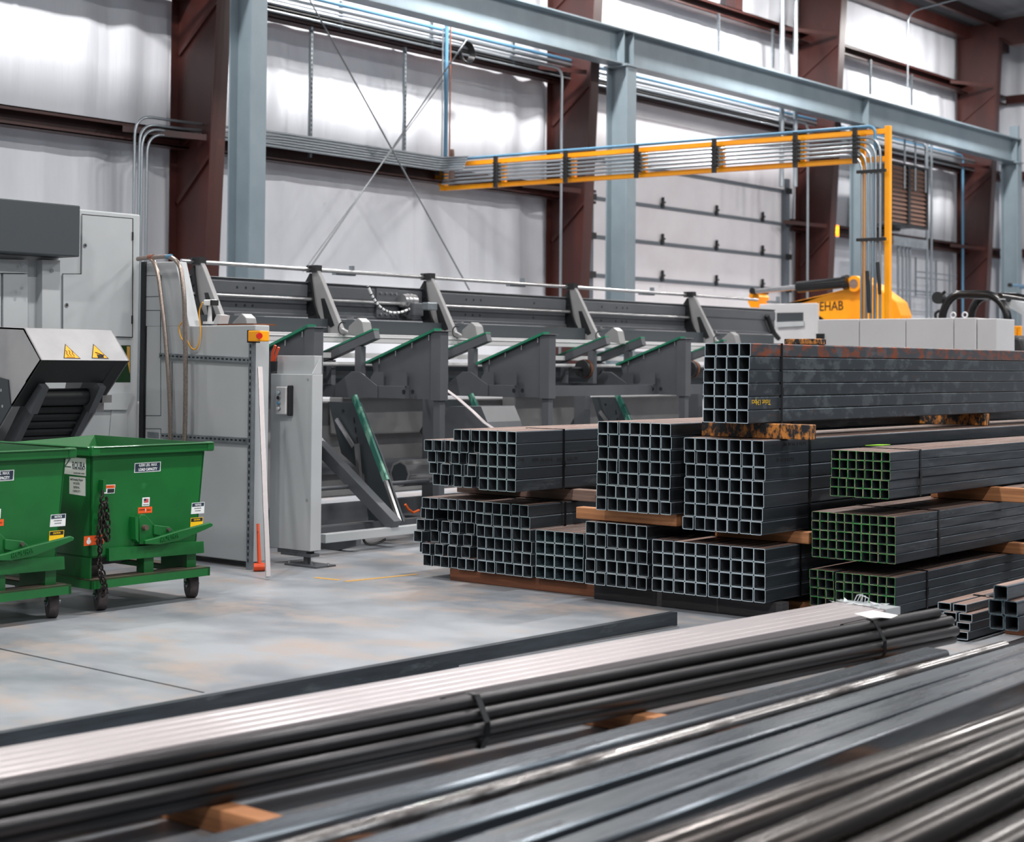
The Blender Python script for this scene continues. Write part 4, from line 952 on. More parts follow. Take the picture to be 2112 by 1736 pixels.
for q in ((45, 546), (44, 594), (107, 558)):
    p = P(*q, Y=YL-.09); mb = MB(); mb.hole_disc(p, (0, -1, 0), .014, 0, .006); mb.build('lock', 'silver', t)
plateY([(215, 712), (269, 712), (269, 788), (215, 788)], YL-.003, .003, 'window', 'green_glass', t)
plateY([(262, 714), (268, 714), (268, 770), (262, 740)], YL-.006, .003, 'window_edge', 'yellow_paint', t)
plateY([(180, 812), (276, 810), (262, 845), (200, 845)], YL-.03, .03, 'step_panel', 'machine_light', t)
plateY([(232, 830), (262, 830), (262, 905), (225, 905)], YL-.01, .01, 'inset_panel', 'machine_light', t)
p = P(190, 906, Y=YL-.02); q = P(190, 918, Y=YL-.02)
k = plateY([(173, 912), (203, 912), (203, 919), (173, 919)], YL-.006, .003, 'laser_label', 'sign_amber', t); plateY([(180, 911), (190, 897), (197, 911)], YL-.006, .003, 'laser_label', 'sign_amber', t)

t = thing('operator_cabinet', (XL+.4, 10.5, 0), 'light grey cabinet with two braided hoses and steel strut rails, behind the green hopper', 'machine cabinet')
yr_, yl_ = P(524, 900, X=XL).y, P(299, 900, X=XL).y; ztop = P(450, 671, X=XL).z
mb = MB(); mb.prism([(XL, yr_, .05), (XL+.15, yr_, .05), (XL+.5, yr_+.5, .05), (XL+.5, yl_, .05), (XL, yl_, .05)], (0, 0, ztop-.05)); mb.build('body', 'machine_light', t, bevel=.008)
mb = MB(); pts = poly_at([(300, 541), (362, 539), (391, 673), (300, 673)], X=XL); mb.prism(pts, (.12, 0, 0)); mb.build('shroud', 'machine_light', t, bevel=.006)
mb = MB(); a_ = P(291, 540, X=XL-.02); b_ = P(299, 540, X=XL-.02); mb.box(XL-.02, XL+.03, b_.y, a_.y, .05, a_.z); mb.build('dark_gap_strip', 'near_black', t)  # near-black strip painted in for the dark gap between the two cabinets
def outline(px, X, t_, parent, name='panel_seam', w=.005):
    mb = MB(); pts = poly_at(px, X=X)
    for i in range(len(pts)-1): mb.bar(pts[i], pts[i+1], w, w)
    mb.build(name, 'panel_dark', parent)
outline([(300, 568), (333, 568), (331, 735)], XL, .004, t); outline([(299, 612), (328, 611)], XL, 0, t)
outline([(300, 640), (331, 640), (332, 857), (300, 857), (300, 640)], XL, 0, t)
outline([(300, 884), (332, 884), (332, 905)], XL, 0, t); outline([(355, 745), (355, 893)], XL, 0, t); outline([(513, 757), (513, 1140)], XL, 0, t)
k = plateX([(304, 890), (327, 892), (327, 904), (304, 902)], XL-.003, .003, 'data_plate', 'galvanised', t)
def srail(a, b, X, name, h=.042):
    a, b = P(*a, X=X), P(*b, X=X); d_ = b-a; mb = MB(); mb.bar(a, b, .03, h)
    n_ = int(d_.length/.05)
    for j in range(n_):
        c_ = a+d_*((j+.5)/n_)+Vector((-.0155, 0, 0)); u_ = d_.normalized(); mb.bar(c_-u_*.013, c_+u_*.013, .002, .014, 1)
    return mb.build(name, ['galvanised', 'near_black'], t)
srail((331, 733), (520, 743), XL-.02, 'strut_rail'); srail((335, 898), (520, 909), XL-.02, 'strut_rail')
a_, b_ = P(519, 700, X=XL-.05), P(517, 1171, X=XL-.05)
mb = MB(); mb.box(XL-.07, XL-.03, a_.y-.03, a_.y+.012, .0, a_.z)
z = .06
while z < a_.z-.05: mb.box(XL-.072, XL-.07, a_.y-.016, a_.y-.004, z, z+.028, 1); z += .05
mb.build('strut_post', ['galvanised', 'near_black'], t)
def hose(px, X, r, name, mt, par):
    mb = MB(); mb.tube(bend(poly_at(px, X=X), .09, 5), r, 10); return mb.build(name, mt, par)
hose([(284, 534), (312, 529), (326, 560), (338, 660), (347, 760), (351, 850), (352, 960)], XL-.1, .019, 'braided_hose', 'stainless', t)
hose([(318, 530), (352, 528), (372, 545), (380, 610), (383, 760), (382, 870), (378, 960)], XL-.16, .019, 'braided_hose', 'stainless', t)
mb = MB(); p = P(312, 530, X=XL-.1); mb.tube([p+Vector((0, .03, 0)), p-Vector((0, .03, 0))], .024, 10); mb.build('hose_fitting', 'copper_pipe', t)
mb = MB(); p = P(349, 529, X=XL-.16); mb.tube([p+Vector((0, .03, 0)), p-Vector((0, .03, 0))], .0205, 10); mb.build('hose_label', 'blue_pipe', t)
# emergency stop
a_, b_ = P(521, 682, X=XL-.08), P(546, 704, X=XL-.08)
mb = MB(); mb.box(XL-.13, XL-.03, b_.y, a_.y, b_.z, a_.z); es = mb.build('stop_box', 'yellow', t, bevel=.008)
mb = MB(); mb.box(XL-.12, XL-.0, a_.y, a_.y+.02, b_.z-.01, a_.z+.005); mb.build('back_plate', 'near_black', es)
c_ = Vector((XL-.13, b_.y+.02, (a_.z+b_.z)/2)); dv = Vector((-.5, -.8, 0)).normalized(); mb = MB(); mb.tube([c_, c_+dv*.03], .014, 14); mb.tube([c_+dv*.03, c_+dv*.035, c_+dv*.055, c_+dv*.06], .024, 18); mb.build('stop_button', 'red', es)
# sensor, mast, cables on top
p = P(433, 624, X=XL+.1); mb = MB(); mb.box(XL+.07, XL+.13, p.y-.065, p.y+.05, p.z-.022, p.z+.025); sn = mb.build('sensor', 'white', t, bevel=.01)
mb = MB(); mb.box(XL+.065, XL+.135, p.y-.068, p.y-.045, p.z-.025, p.z+.02); mb.build('sensor_cap', 'near_black', sn)
mb = MB(); q = P(433, 668, X=XL+.1); mb.tube([(XL+.1, p.y, q.z), (XL+.1, p.y, q.z+.02)], .055, 16); mb.tube([(XL+.1, p.y, q.z), (XL+.1, p.y, q.z+.1), (XL+.1, p.y, p.z-.02)], .022, 10, rb=.01); mb.build('sensor_stand', 'machine_white', t)
hose([(418, 623), (410, 640), (414, 680), (412, 705), (404, 722), (394, 718), (385, 700)], XL-.03, .0055, 'sensor_cable', 'cable_yellow', t)
hose([(377, 664), (369, 672), (372, 695), (383, 708)], XL-.04, .0055, 'sensor_cable', 'cable_yellow', t)
plateX([(438, 668), (447, 648), (455, 650), (451, 668)], XL+.1, .1, 'stop_block', 'machine_white', t)
mb = MB(); a_, b_ = P(457, 670, X=XL+.1), P(532, 668, X=XL+.1); mb.box(XL+.05, XL+.3, b_.y, a_.y, a_.z-.006, a_.z+.008); mb.build('top_plate', 'wood_red', t)

X3 = P(655, 1145, Z=.1).x
t = thing('control_cabinet', (X3+.3, 9.7, 0), 'narrow light grey cabinet with a push-button box, its corner folded, right of the strut post', 'machine cabinet')
ya, yb_, yc = P(557, 900, X=X3).y, P(643, 900, X=X3).y, P(664, 900, X=X3+.02).y
z0, z1 = P(600, 1133, X=X3).z, P(600, 771, X=X3).z; z2 = P(600, 733, X=X3).z
mb = MB(); foot = [(X3, ya), (X3, yb_), (X3+.115, yb_), (X3+.46, yb_+.45), (X3+.46, ya)]
mb.prism([(x, y, z0) for x, y in foot], (0, 0, z1-z0)); mb.build('body', 'machine_light', t, bevel=.006)
mb = MB(); foot = [(X3+.05, ya-.02), (X3+.05, yb_+.03), (X3+.10, yb_), (X3+.115, yb_), (X3+.46, yb_+.45), (X3+.46, ya-.02)]; mb.prism([(x, y, z1) for x, y in foot], (0, 0, z2-z1)); mb.build('upper_body', 'machine_light', t, bevel=.004)
mb = MB(); mb.prism([(X3, yb_, z1), (X3+.1, yb_, z2), (X3+.112, yb_, z2), (X3+.112, yb_, z1)], (0, .01, 0)); mb.build('corner_fold', 'machine_light', t)
for q in ((635, 782), (633, 1031)):
    mb = MB(); mb.hole_disc(P(*q, X=X3), (-1, 0, 0), .012, 0, .004); mb.build('screw', 'silver', t)
a_, b_ = P(568, 797, X=X3-.06), P(589, 855, X=X3-.06)
mb = MB(); mb.box(X3-.06, X3-.001, b_.y-.0, a_.y, b_.z, a_.z); bxo = mb.build('button_box', 'machine_white', t, bevel=.01)
mb = MB(); mb.box(X3-.05, X3-.001, b_.y-.03, b_.y-.002, b_.z-.01, a_.z+.012); mb.build('box_lid', 'near_black', bxo, bevel=.008)
for i_, (yy, mt_) in enumerate(((809, 'cut_edge'), (820, 'ink'), (831, 'blue_pipe'), (842, 'machine_white'))):
    p = P(576, yy, X=X3-.06); mb = MB(); mb.tube([p, p+Vector((-.012, 0, 0))], .018, 14); mb.tube([p+Vector((-.012, 0, 0)), p+Vector((-.02, 0, 0))], .0135, 14, 1); mb.build('push_button', ['galvanised', mt_], bxo)
mb = MB(); mb.box(X3+.01, X3+.1, yb_+.06, yb_+.4, .09, z0+.01); mb.box(X3+.0, X3+.1, yb_+.0, yb_+.35, .075, .1); mb.tube([(X3+.06, yb_+.1, .01), (X3+.06, yb_+.1, .09)], .03, 12); mb.box(X3-.05, X3+.17, yb_-.12, yb_+.25, 0, .014); mb.build('levelling_foot', 'machine_dark', t)
mb = MB()
for q in ((642, 1163), (677, 1166), (596, 1161)): p = P(*q, Z=.014); mb.tube([p, p+Vector((0, 0, .02))], .012, 6)
mb.build('anchor_bolt', 'silver', t)
# pliers hanging on the cabinet
c_ = P(565, 740, X=X3-.02); t = thing('wire_cutters', c_, 'orange handled cutters hanging at the top of the narrow grey cabinet', 'cutters')
mb = MB(); mb.tube(poly_at([(561, 745), (562, 728), (568, 712)], X=X3-.02), .011, 8); mb.tube(poly_at([(566, 745), (569, 732), (575, 716)], X=X3-.02), .011, 8); mb.build('handle', 'orange', t)
mb = MB(); mb.prism(poly_at([(557, 745), (569, 745), (568, 765), (558, 768)], X=X3-.03), (.02, 0, 0)); mb.build('jaw', 'near_black', t)
# leaning tube, hammer
b_ = P(553, 1190, Z=.02); a_ = P(536, 757, X=XL-.10)
d_ = (b_-a_).normalized(); mb = MB(); mb.bar(a_, b_, .036, .036); tag(mb.build('leaning_tube', 'aluminium', bevel=.003), 'bare aluminium tube leaning against the strut post', 'tube')
c_ = P(535, 1165, Z=.05); t = thing('hammer', (c_.x, c_.y, 0), 'orange sledge hammer standing head down beside the leaning tube', 'hammer')
mb = MB(); q = P(532, 1080, X=c_.x+.05); mb.tube([c_, (c_+q)/2, q], .017, 10, rb=.012); mb.build('handle', 'orange', t)
mb = MB(); v_ = Vector((.76, -.64, 0))*.045; mb.tube([Vector((c_.x, c_.y, .034))-v_, Vector((c_.x, c_.y, .034))+v_], .033, 8); mb.build('head', 'orange', t, bevel=.003)

# ================================================================== TUBE LOADING MACHINE
YR = 11.9; YN = 10.2
t = thing('tube_loader', (14.5, 11, 0), 'long dark grey tube loading machine with green-padded sloping arms', 'machine')
def zx(px, py, Y): p = P(px, py, Y=Y); return p.x, p.z
x0 = P(388, 600, Y=YR).x; x1 = P(1598, 660, Y=YR).x
zb, zt_ = P(880, 663, Y=YR).z, P(880, 598, Y=YR).z
mb = MB(); mb.box(x0, x1, YR, YR+.22, zb, zt_); mb.box(x0, x1, YR-.012, YR, zt_-.14, zt_-.02); mb.box(x0, x1, YR-.02, YR, zb, zb+.03); mb.box(x0, x1, YR-.02, YR+.24, zt_-.0, zt_+.012)
mb.build('rail_beam', 'machine_dark', t, bevel=.006)
for px in (487, 505, 521, 960, 975, 990, 1100, 1240, 1270, 1283, 1292):
    x = P(px, 620, Y=YR).x
    for (yy, zz) in ((YR-.012, zt_-.08), (YR, zb+.09)):
        mb = MB(); mb.hole_disc((x, yy, zz), (0, -1, 0), .014, 0, .001); mb.build('bolt_hole', 'near_black', t)
mb = MB(); zz = P(880, 560, Y=YR-.02); z_ = P(880, 572, Y=YR-.02).z; mb.tube([(x0-.1, YR-.02, z_), (P(1560, 617, Y=YR).x, YR-.02, z_)], .020, 10); mb.build('top_rod', 'silver', t)
z_ = P(880, 630, Y=YR-.06).z+.005; mb = MB(); mb.tube([(x0, YR-.06, z_), (P(1420, 640, Y=YR).x, YR-.06, z_)], .020, 10); mb.build('drive_shaft', 'silver', t)
za = P(900, 700, Y=11.45).z
mb = MB(); mb.box(x0, x1-1, 11.43, 11.6, za-.05, za+.035); mb.box(x0, x1-1, 11.42, 11.44, za+.0, za+.01); mb.build('guide_rail', 'machine_white', t, bevel=.006)
mb = MB(); mb.box(x0, x1-1, 11.5, 11.6, za-.2, za-.15); mb.tube([(x0, 11.45, za-.26), (x1-1, 11.45, za-.26)], .02, 8); mb.build('guide_rail', 'machine_white', t)
mb = MB(); mb.box(x0, x1-.5, 11.62, 11.85, zb-.22, zb-.02); mb.box(x0, x1-.5, 11.7, 11.9, za-.5, za-.25); mb.build('inner_beam', 'panel_dark', t)
mb = MB(); mb.box(x0+.3, x1-1.5, 12.3, 13.1, .25, 1.25); mb.box(x0+2.2, x0+3.7, 12.1, 12.3, .9, 1.3); mb.box(x0+.1, x0+1.3, 12.0, 12.3, .15, 1.45); mb.box(x0+5, x0+6.2, 12.1, 12.3, .6, 1.35)
mb.build('rear_housing', 'arm_grey', t, bevel=.02)
mb = MB(); mb.box(x0+.1, x1-1, 12.2, 12.3, .5, .62); mb.box(x0+.1, x1-1, 12.1, 12.3, .0, .14); mb.build('bed_rail', 'machine_dark', t)
# top clips
for px in (705, 1060, 1330, 1592):
    x = P(px, 575, Y=YR+.05).x; mb = MB(); mb.box(x-.03, x+.05, YR+.03, YR+.09, zt_, z_+.17); 
    zc_ = zt_+.1; mb.box(x-.13, x+.15, YR+.0, YR+.06, zc_, zc_+.035); mb.box(x+.08, x+.11, YR-.02, YR+.03, zc_+.03, zc_+.1); mb.build('rod_clip', 'galvanised', t)
# silver swing arms
AX = [P(400, 600, Y=YR).x, 11.36, 13.03, 15.55, 18.1]
for i_, x in enumerate(AX):
    top = z_+.12 if False else P(640, 560, X=11.36).z; zb2 = P(690, 690, X=11.36).z
    mb = MB(); pts = [(11.86, top+.02), (11.80, top+.03), (11.74, top-.05), (11.44, zb2+.06), (11.34, zb2+.02), (11.34, zb2), (11.62, zb2), (11.84, top-.3)]
    mb.yz(pts, x, .05); am = mb.build('swing_arm', 'arm_grey', t, bevel=.006)
    mb = MB(); mb.yz([(11.72, top-.27), (11.67, top-.27), (11.53, zb2+.09), (11.58, zb2+.07), (11.66, zb2+.12)], x-.024, .01); mb.build('slot', 'near_black', am)
    mb = MB(); mb.yz([(11.92, top-.1), (11.86, top-.02), (11.8, top-.32), (11.66, zb2-.02), (11.76, zb2-.02), (11.94, top-.35)], x-.01, .08)
    for (yy, zz2) in ((11.86, top-.2), (11.84, top-.3), (11.82, top-.42), (11.88, top-.5)): mb.tube([(x-.06, yy, zz2), (x-.02, yy, zz2)], .014, 8)
    mb.build('arm_mount', 'near_black', am)
    mb = MB(); mb.box(x-.04, x+.04, 11.78, 11.92, top-.01, top+.06); mb.tube([(x-.06, 11.88, top+.03), (x+.06, 11.88, top+.03)], .02, 8); mb.build('rod_clamp', 'near_black', am)
    mb = MB(); mb.prism([(x-.02, 11.36, zb2), (x-.02, 11.12, zb2-.03), (x-.02, 11.16, zb2+.12), (x-.02, 11.22, zb2+.16), (x-.02, 11.34, zb2+.08)], (.12, 0, 0)); mb.build('stop_block', 'arm_grey', am, bevel=.006)
    mb = MB(); mb.tube(arc((x-.06, 11.38, zb2+.06), (0, -1, 0), (0, 0, 1), .06, 60, 250, 10), .007, 6); mb.build('arm_cable', 'near_black', am)
    mb = MB(); mb.tube([(x+.35, 11.7, zb2+.1), (x+.35, 11.7, zb-.0)], .014, 8); mb.box(x+.33, x+.37, 11.66, 11.72, zb2+.12, zb2+.18); mb.build('hanger_pin', 'silver', am)
# motor, gearbox and hose on the shaft
m0 = P(838, 620, Y=YR-.12)
mb = MB(); mb.box(m0.x-.35, m0.x-.02, YR-.03, YR-.001, zb+.02, zt_-.01); mb.build('mount_plate', 'machine_dark', t)
mb = MB()
for dx in (-.3, -.22, -.14, -.07):
    for zz2 in (zb+.06, zt_-.06): mb.tube([(m0.x+dx, YR-.05, zz2), (m0.x+dx, YR-.03, zz2)], .013, 8)
mb.build('bolt', 'silver', t)
mb = MB(); mb.tube([(m0.x-.05, YR-.1, m0.z+.0), (m0.x+.14, YR-.1, m0.z)], .07, 18); mb.tube([(m0.x+.0, YR-.1, m0.z), (m0.x+.02, YR-.1, m0.z)], .08, 18); mb.tube([(m0.x+.06, YR-.1, m0.z), (m0.x+.08, YR-.1, m0.z)], .08, 18); mb.build('coupling', 'silver', t)
mb = MB(); q = P(890, 632, Y=YR-.35); mb.box(m0.x+.16, q.x-.12, YR-.22, YR-.03, q.z-.1, q.z+.04); mb.build('gearbox', 'machine_dark', t, bevel=.01); mb = MB(); mb.box(q.x-.1, q.x+.04, YR-.4, YR-.3, q.z-.04, q.z+.04); mb.build('connector_box', 'galvanised', t, bevel=.01)
hp = [P(*k, Y=YR-.15) for k in ((759, 590), (768, 612), (783, 634), (805, 646), (830, 644), (850, 634), (880, 628))]
mb = MB(); mb.tube(bend(hp, .1, 5), .014, 8); hs = mb.build('spiral_hose', 'white', t)
mb = MB(); pp = bend(hp, .1, 5)
for i_ in range(0, len(pp)-1, 2): v_ = (pp[i_+1]-pp[i_]); mb.tube([pp[i_], pp[i_]+v_.normalized()*.012], .0165, 8)
mb.build('hose_spiral', 'near_black', hs)
# far end: hose and end plate
hp = [P(*k, Y=YR-.05) for k in ((1582, 650), (1590, 672), (1597, 688), (1606, 698))]
mb = MB(); mb.tube(hp, .035, 10); mb.build('corrugated_hose', 'near_black', t)
# infeed modules: post, wedge plate, cross beam, gussets
MXS = [9.78, 11.38, 13.0, 15.46, 18.3]
zpt = P(900, 684, X=11.38).z; zbm1, zbm0 = P(800, 795, X=11.38).z, P(800, 821, X=11.38).z
for k_, x in enumerate(MXS):
    mb = MB(); mb.box(x-.05, x+.06, YN-.06, YN+.06, zbm0-.01, zpt); mb.box(x-.07, x+.08, YN-.08, YN+.08, zpt, zpt+.008); mb.build('post', 'machine_dark', t, bevel=.003)
    mb = MB(); mb.box(x-.03, x+.045, YN-.04, YN+.04, .05, zbm0); mb.build('lower_post', 'machine_dark', t, bevel=.003)
    yl = 11.04; zl = P(762, 748, X=11.38).z
    mb = MB(); mb.yz([(YN+.05, zpt+.01), (yl, zl), (yl-.08, zbm1-.02), (YN+.3, zbm0), (YN+.05, zbm0)], x-.02, .014)
    mb.box(x-.04, x+.03, yl-.1, yl-.06, zbm0, zl-.02); mb.build('wedge_plate', 'machine_dark', t)
    mb = MB(); mb.prism([(x-.07, YN-.0, zpt+.03), (x-.07, yl+.04, zl+.012), (x-.07, yl+.04, zl-.012), (x-.07, YN-.0, zpt+.006)], (.1, 0, 0)); mb.build('green_pad', 'green_pad', t)
    mb = MB()
    for f_ in (.1, .35, .6, .85): yy = YN+(yl-YN)*f_; zz2 = zpt+(zl-zpt)*f_; mb.tube([(x-.05, yy, zz2-.05), (x-.05, yy, zz2)], .006, 6)
    mb.build('pad_bolt', 'silver', t)
    if k_ == 0: continue
    yL = 11.72
    mb = MB(); mb.box(x-.1, x-.03, YN+.34, yL, zbm0, zbm1); mb.build('cross_beam', 'machine_dark', t, bevel=.004)
    mb = MB()
    for q in ((833, 808), (851, 808)): p = P(*q, X=11.28); mb.hole_disc((x-.1, p.y, p.z), (-1, 0, 0), .022, 0, .002)
    mb.build('beam_hole', 'near_black', t)
    for (ya_, yb2) in ((10.98, 10.86), (10.68, 10.56)):
        mb = MB(); mb.yz([(ya_+.06, zbm1), (ya_-.04, zbm1+.13), (yb2-.04, zbm1+.13), (yb2-.04, zbm1)], x-.09, .012); mb.build('gusset_fin', 'machine_dark', t)
    pk = P(735, 766, X=11.28)
    mb = MB(); mb.yz([(pk.y+.27, zbm1), (pk.y+.05, pk.z), (pk.y-.06, pk.z), (pk.y-.29, zbm1), (pk.y-.29, zbm0), (pk.y+.27, zbm0)], x-.11, .014); mb.build('gusset_plate', 'machine_dark', t, bevel=.004)
for k_, x in enumerate([11.3, 12.95, 15.02, 15.72, 17.5]):
    e = 10.92; a_ = Vector((x, e, P(765, 690, X=11.28).z)); b_ = Vector((x, 11.68, P(668, 742, X=11.28).z))
    mb = MB(); mb.bar(a_, b_, .075, .085); ar = mb.build('sloping_arm', 'machine_dark', t, bevel=.006)
    up_ = (b_-a_).cross(Vector((-1, 0, 0))).normalized(); up_ = up_ if up_.z > 0 else -up_
    mb = MB(); mb.bar(a_+up_*.052, b_+up_*.052, .08, .018); mb.build('green_pad', 'green_pad', ar)
    mb = MB(); mb.box(x-.035, x+.035, 11.1, 11.18, zbm1, a_.z-.03-.08); mb.build('arm_post', 'machine_dark', ar, bevel=.003); mb = MB(); mb.box(x-.03, x+.03, 11.5, 11.57, zbm1, b_.z-.0); mb.build('arm_post', 'machine_dark', ar, bevel=.003)
mb = MB(); mb.box(13.1, 18.0, YN+.35, YN+.42, zbm0, zbm1-.01); mb.build('long_beam', 'machine_dark', t)
# lower levers, diagonal braces, floor rails
def Z_(y): return P(760, y, X=11.0).z
for k_, x in enumerate([10.95, 12.6, 15.1, 17.4]):
    mb = MB(); mb.yz([(11.2, 1.28), (10.78, 1.28), (10.5, .8), (10.22, .22), (10.66, .2), (10.72, .62), (11.02, .8)], x, .02); lv = mb.build('lever_plate', 'panel_dark', t)
    mb = MB(); mb.bar((x-.03, 10.84, 1.34), (x-.03, 10.42, .58), .03, .055, up=(0, 1, .3)); mb.build('green_guide', 'guide_teal', lv)
    mb = MB(); mb.bar((x-.04, 10.42, .58), (x-.04, 10.24, .22), .03, .03); mb.build('guide_end', 'silver', lv); mb = MB(); mb.bar((x-.05, 10.78, .9), (x-.05, 10.72, .45), .03, .04); mb.build('linkage', 'silver', lv); mb = MB(); mb.bar((x-.04, 11.06, 1.12), (x-.04, 10.83, .87), .02, .035); mb.build('tie_bar', 'silver', lv)
    for j in range(3): MB().bar((x-.012, 10.86-.02*j, 1.14-.09*j), (x-.012, 10.85-.02*j, 1.09-.09*j), .004, .014).build('slot', 'near_black', lv)
    for yy, zz in ((11.0, 1.2), (10.95, .98)): MB().tube([(x-.015, yy, zz), (x-.01, yy, zz)], .014, 10).build('plate_hole', 'near_black', lv)
    mb = MB(); mb.bar((x-.2, 11.3, 1.0), (x-.2, 10.14, .2), .1, .11); mb.build('diagonal_brace', 'machine_dark', t, bevel=.004)
    mb = MB(); mb.box(x-.4, x-.3, YN+.8, YN+.95, .1, zbm0); mb.build('rear_post', 'machine_dark', t)
mb = MB(); z0_, z1_ = P(750, 1110, Y=YN).z, P(750, 1092, Y=YN).z; mb.box(9.9, 19, YN-.05, YN+.03, z0_, z1_); mb.build('floor_rail', 'machine_light', t, bevel=.004)
mb = MB(); mb.box(9.9, 19, 11.3, 11.4, .15, .3); mb.box(9.9, 19, 10.5, 10.6, .1, .2); mb.tube([(9.9, 10.7, .52), (11.8, 10.7, .52)], .02, 8); mb.build('floor_rail', 'machine_dark', t)
for x in (10.3, 12.3, 14.6, 17): 
    mb = MB(); mb.yz([(YN-.05, z0_), (YN-.05, .06), (YN+.2, 0), (YN+1.2, 0), (YN+1.25, z0_)], x, .06); mb.build('foot', 'machine_dark', t)
# roller lifts with red chain
for x in (12.3, 15.0, 17.2):
    mb = MB(); mb.tube([(x-.1, 11.2, 1.6), (x+.02, 11.2, 1.6)], .1, 20); mb.tube([(x-.3, 11.2, 1.6), (x-.1, 11.2, 1.6)], .02, 10); mb.build('roller', 'near_black', t)
    mb = MB(); mb.tube([(x-.05, 11.2, 1.6), (x-.02, 11.2, 1.6)], .108, 20); mb.build('chain_ring', 'wood_red', t)
# finned motor low behind the bundles
c_ = P(845, 975, Y=10.9)
mb = MB(); mb.tube([(c_.x-.14, 10.9, c_.z), (c_.x-.12, 10.9, c_.z), (c_.x+.3, 10.9, c_.z)], .13, 8); mb.build('motor', 'silver', t, bevel=.01)
mb = MB(); mb.tube([(c_.x-.146, 10.9, c_.z), (c_.x-.14, 10.9, c_.z)], .105, 8); mb.build('motor_grille', 'panel_dark', t)
hose_pts = [P(*k, Y=10.6) for k in ((836, 1040), (842, 1050), (852, 1057), (864, 1052))]
mb = MB(); mb.tube(hose_pts, .012, 8); mb.build('orange_cable', 'cable_orange', t)
hose_pts = [P(*k, Y=YN-.02) for k in ((748, 1104), (752, 1120), (765, 1123), (785, 1118), (795, 1112))]
mb = MB(); mb.tube(bend(hose_pts, .05), .012, 8); mb.build('black_hose', 'near_black', t)
# curved sheet strip leaning
mb = MB(); pts = [P(*k, X=11.62) for k in ((906, 800), (918, 802), (945, 822), (975, 848), (1000, 872), (1018, 884))]
for i_ in range(len(pts)-1): mb.bar(pts[i_], pts[i_+1], .05, .006)
tag(mb.build('bent_strip', 'aluminium'), 'curved bright metal strip leaning from the loader beam down to the stencilled bundle', 'strip')
# housings seen low between the posts
mb = MB(); a_, b_ = P(905, 842, X=11.9), P(1010, 935, X=11.9); mb.prism(poly_at([(925, 838), (992, 838), (1005, 870), (1020, 940), (890, 940), (912, 870)], X=11.9), (.5, 0, 0)); mb.build('sloped_housing', 'machine_dark', t)

# ================================================================== RIGHT BACKGROUND
XC = 16.9
t = thing('electrical_cabinet_row', (XC+.3, 8, 0), 'row of tall light grey electrical cabinets behind the highest bundle', 'cabinet')
zt_ = P(1850, 657, X=XC).z
edges = [1686, 1772, 1868, 1967, 2013, 2055]
for i_ in range(5):
    ya_, yb2 = P(edges[i_], 680, X=XC).y, P(edges[i_+1], 680, X=XC).y
    mb = MB(); mb.box(XC+(0 if i_ < 4 else .02), XC+.5, yb2+.004, ya_-.004, .05, zt_-(0 if i_ < 4 else .01)); mb.build('cabinet_section', 'machine_white', t, bevel=.006)
mb = MB(); mb.box(XC+.03, XC+.48, P(2055, 680, X=XC).y+.02, P(1686, 680, X=XC).y-.02, 0, .05); mb.build('plinth', 'machine_dark', t)
for px in (1966, 1990):
    p = P(px, 650, X=XC+.1); mb = MB(); mb.tube(arc((XC+.1, p.y, zt_+.035), (0, 1, 0), (0, 0, 1), .028, 0, 360, 14), .009, 8); mb.tube([(XC+.1, p.y, zt_-.01), (XC+.1, p.y, zt_+.01)], .014, 8); mb.build('lifting_eye', 'machine_white', t)
a_ = P(1691, 697, X=XC-.002); mb = MB(); mb.box(XC-.02, XC, a_.y-.06, a_.y+.04, a_.z-.08, a_.z+.05); mb.build('vent', 'near_black', t)
# white housing at the end of the loader rail
XG = 20.9
t = thing('end_housing', (XG+.4, 12, 0), 'pale grey machine housing with a dark slot behind the far end of the loader rail', 'machine housing')
mb = MB(); pts = poly_at([(1566, 627), (1681, 627), (1681, 760), (1566, 760)], X=XG); pts[2].z = pts[3].z = 0; yr_, yl_ = pts[1].y, pts[0].y; mb.prism([(XG, yr_, 0), (XG+.12, yr_, 0), (XG+.7, yr_+.5, 0), (XG+.7, yl_, 0), (XG, yl_, 0)], (0, 0, pts[0].z)); mb.build('body', 'machine_white', t, bevel=.01)
plateX([(1602, 645), (1656, 644), (1656, 663), (1602, 665)], XG-.01, .01, 'slot', 'panel_dark', t)
plateX([(1602, 664), (1657, 662), (1657, 672), (1602, 675)], XG-.03, .03, 'ledge', 'machine_light', t)

# telehandler behind the mast
XT = 22.5
t = thing('telehandler', (XT+.5, 11, 0), 'yellow telehandler with its boom showing behind the yellow mast', 'telehandler')
plateX([(1545, 657), (1600, 630), (1700, 607), (1748, 594), (1775, 578), (1800, 585), (1850, 622), (1860, 650), (1858, 660), (1700, 660), (1690, 652), (1600, 645), (1560, 640)], XT, .35, 'boom', 'yellow', t, bevel=.02)
plateX([(1542, 622), (1548, 596), (1554, 595), (1566, 612), (1562, 634), (1548, 634)], XT-.05, .3, 'boom_head', 'yellow', t)
mb = MB(); mb.tube(poly_at([(1645, 592), (1745, 582)], X=XT-.12), .085, 16); mb.tube(poly_at([(1740, 583), (1750, 581)], X=XT-.12), .11, 16); cy_ = mb.build('lift_cylinder', 'black_gloss', t)
mb = MB(); mb.tube(poly_at([(1560, 601), (1645, 592)], X=XT-.12), .04, 12); mb.build('piston_rod', 'silver', cy_)
p = P(1555, 600, X=XT-.1); mb = MB(); mb.tube([(XT-.16, p.y, p.z), (XT+.28, p.y, p.z)], .05, 14); mb.build('pivot', 'near_black', t)
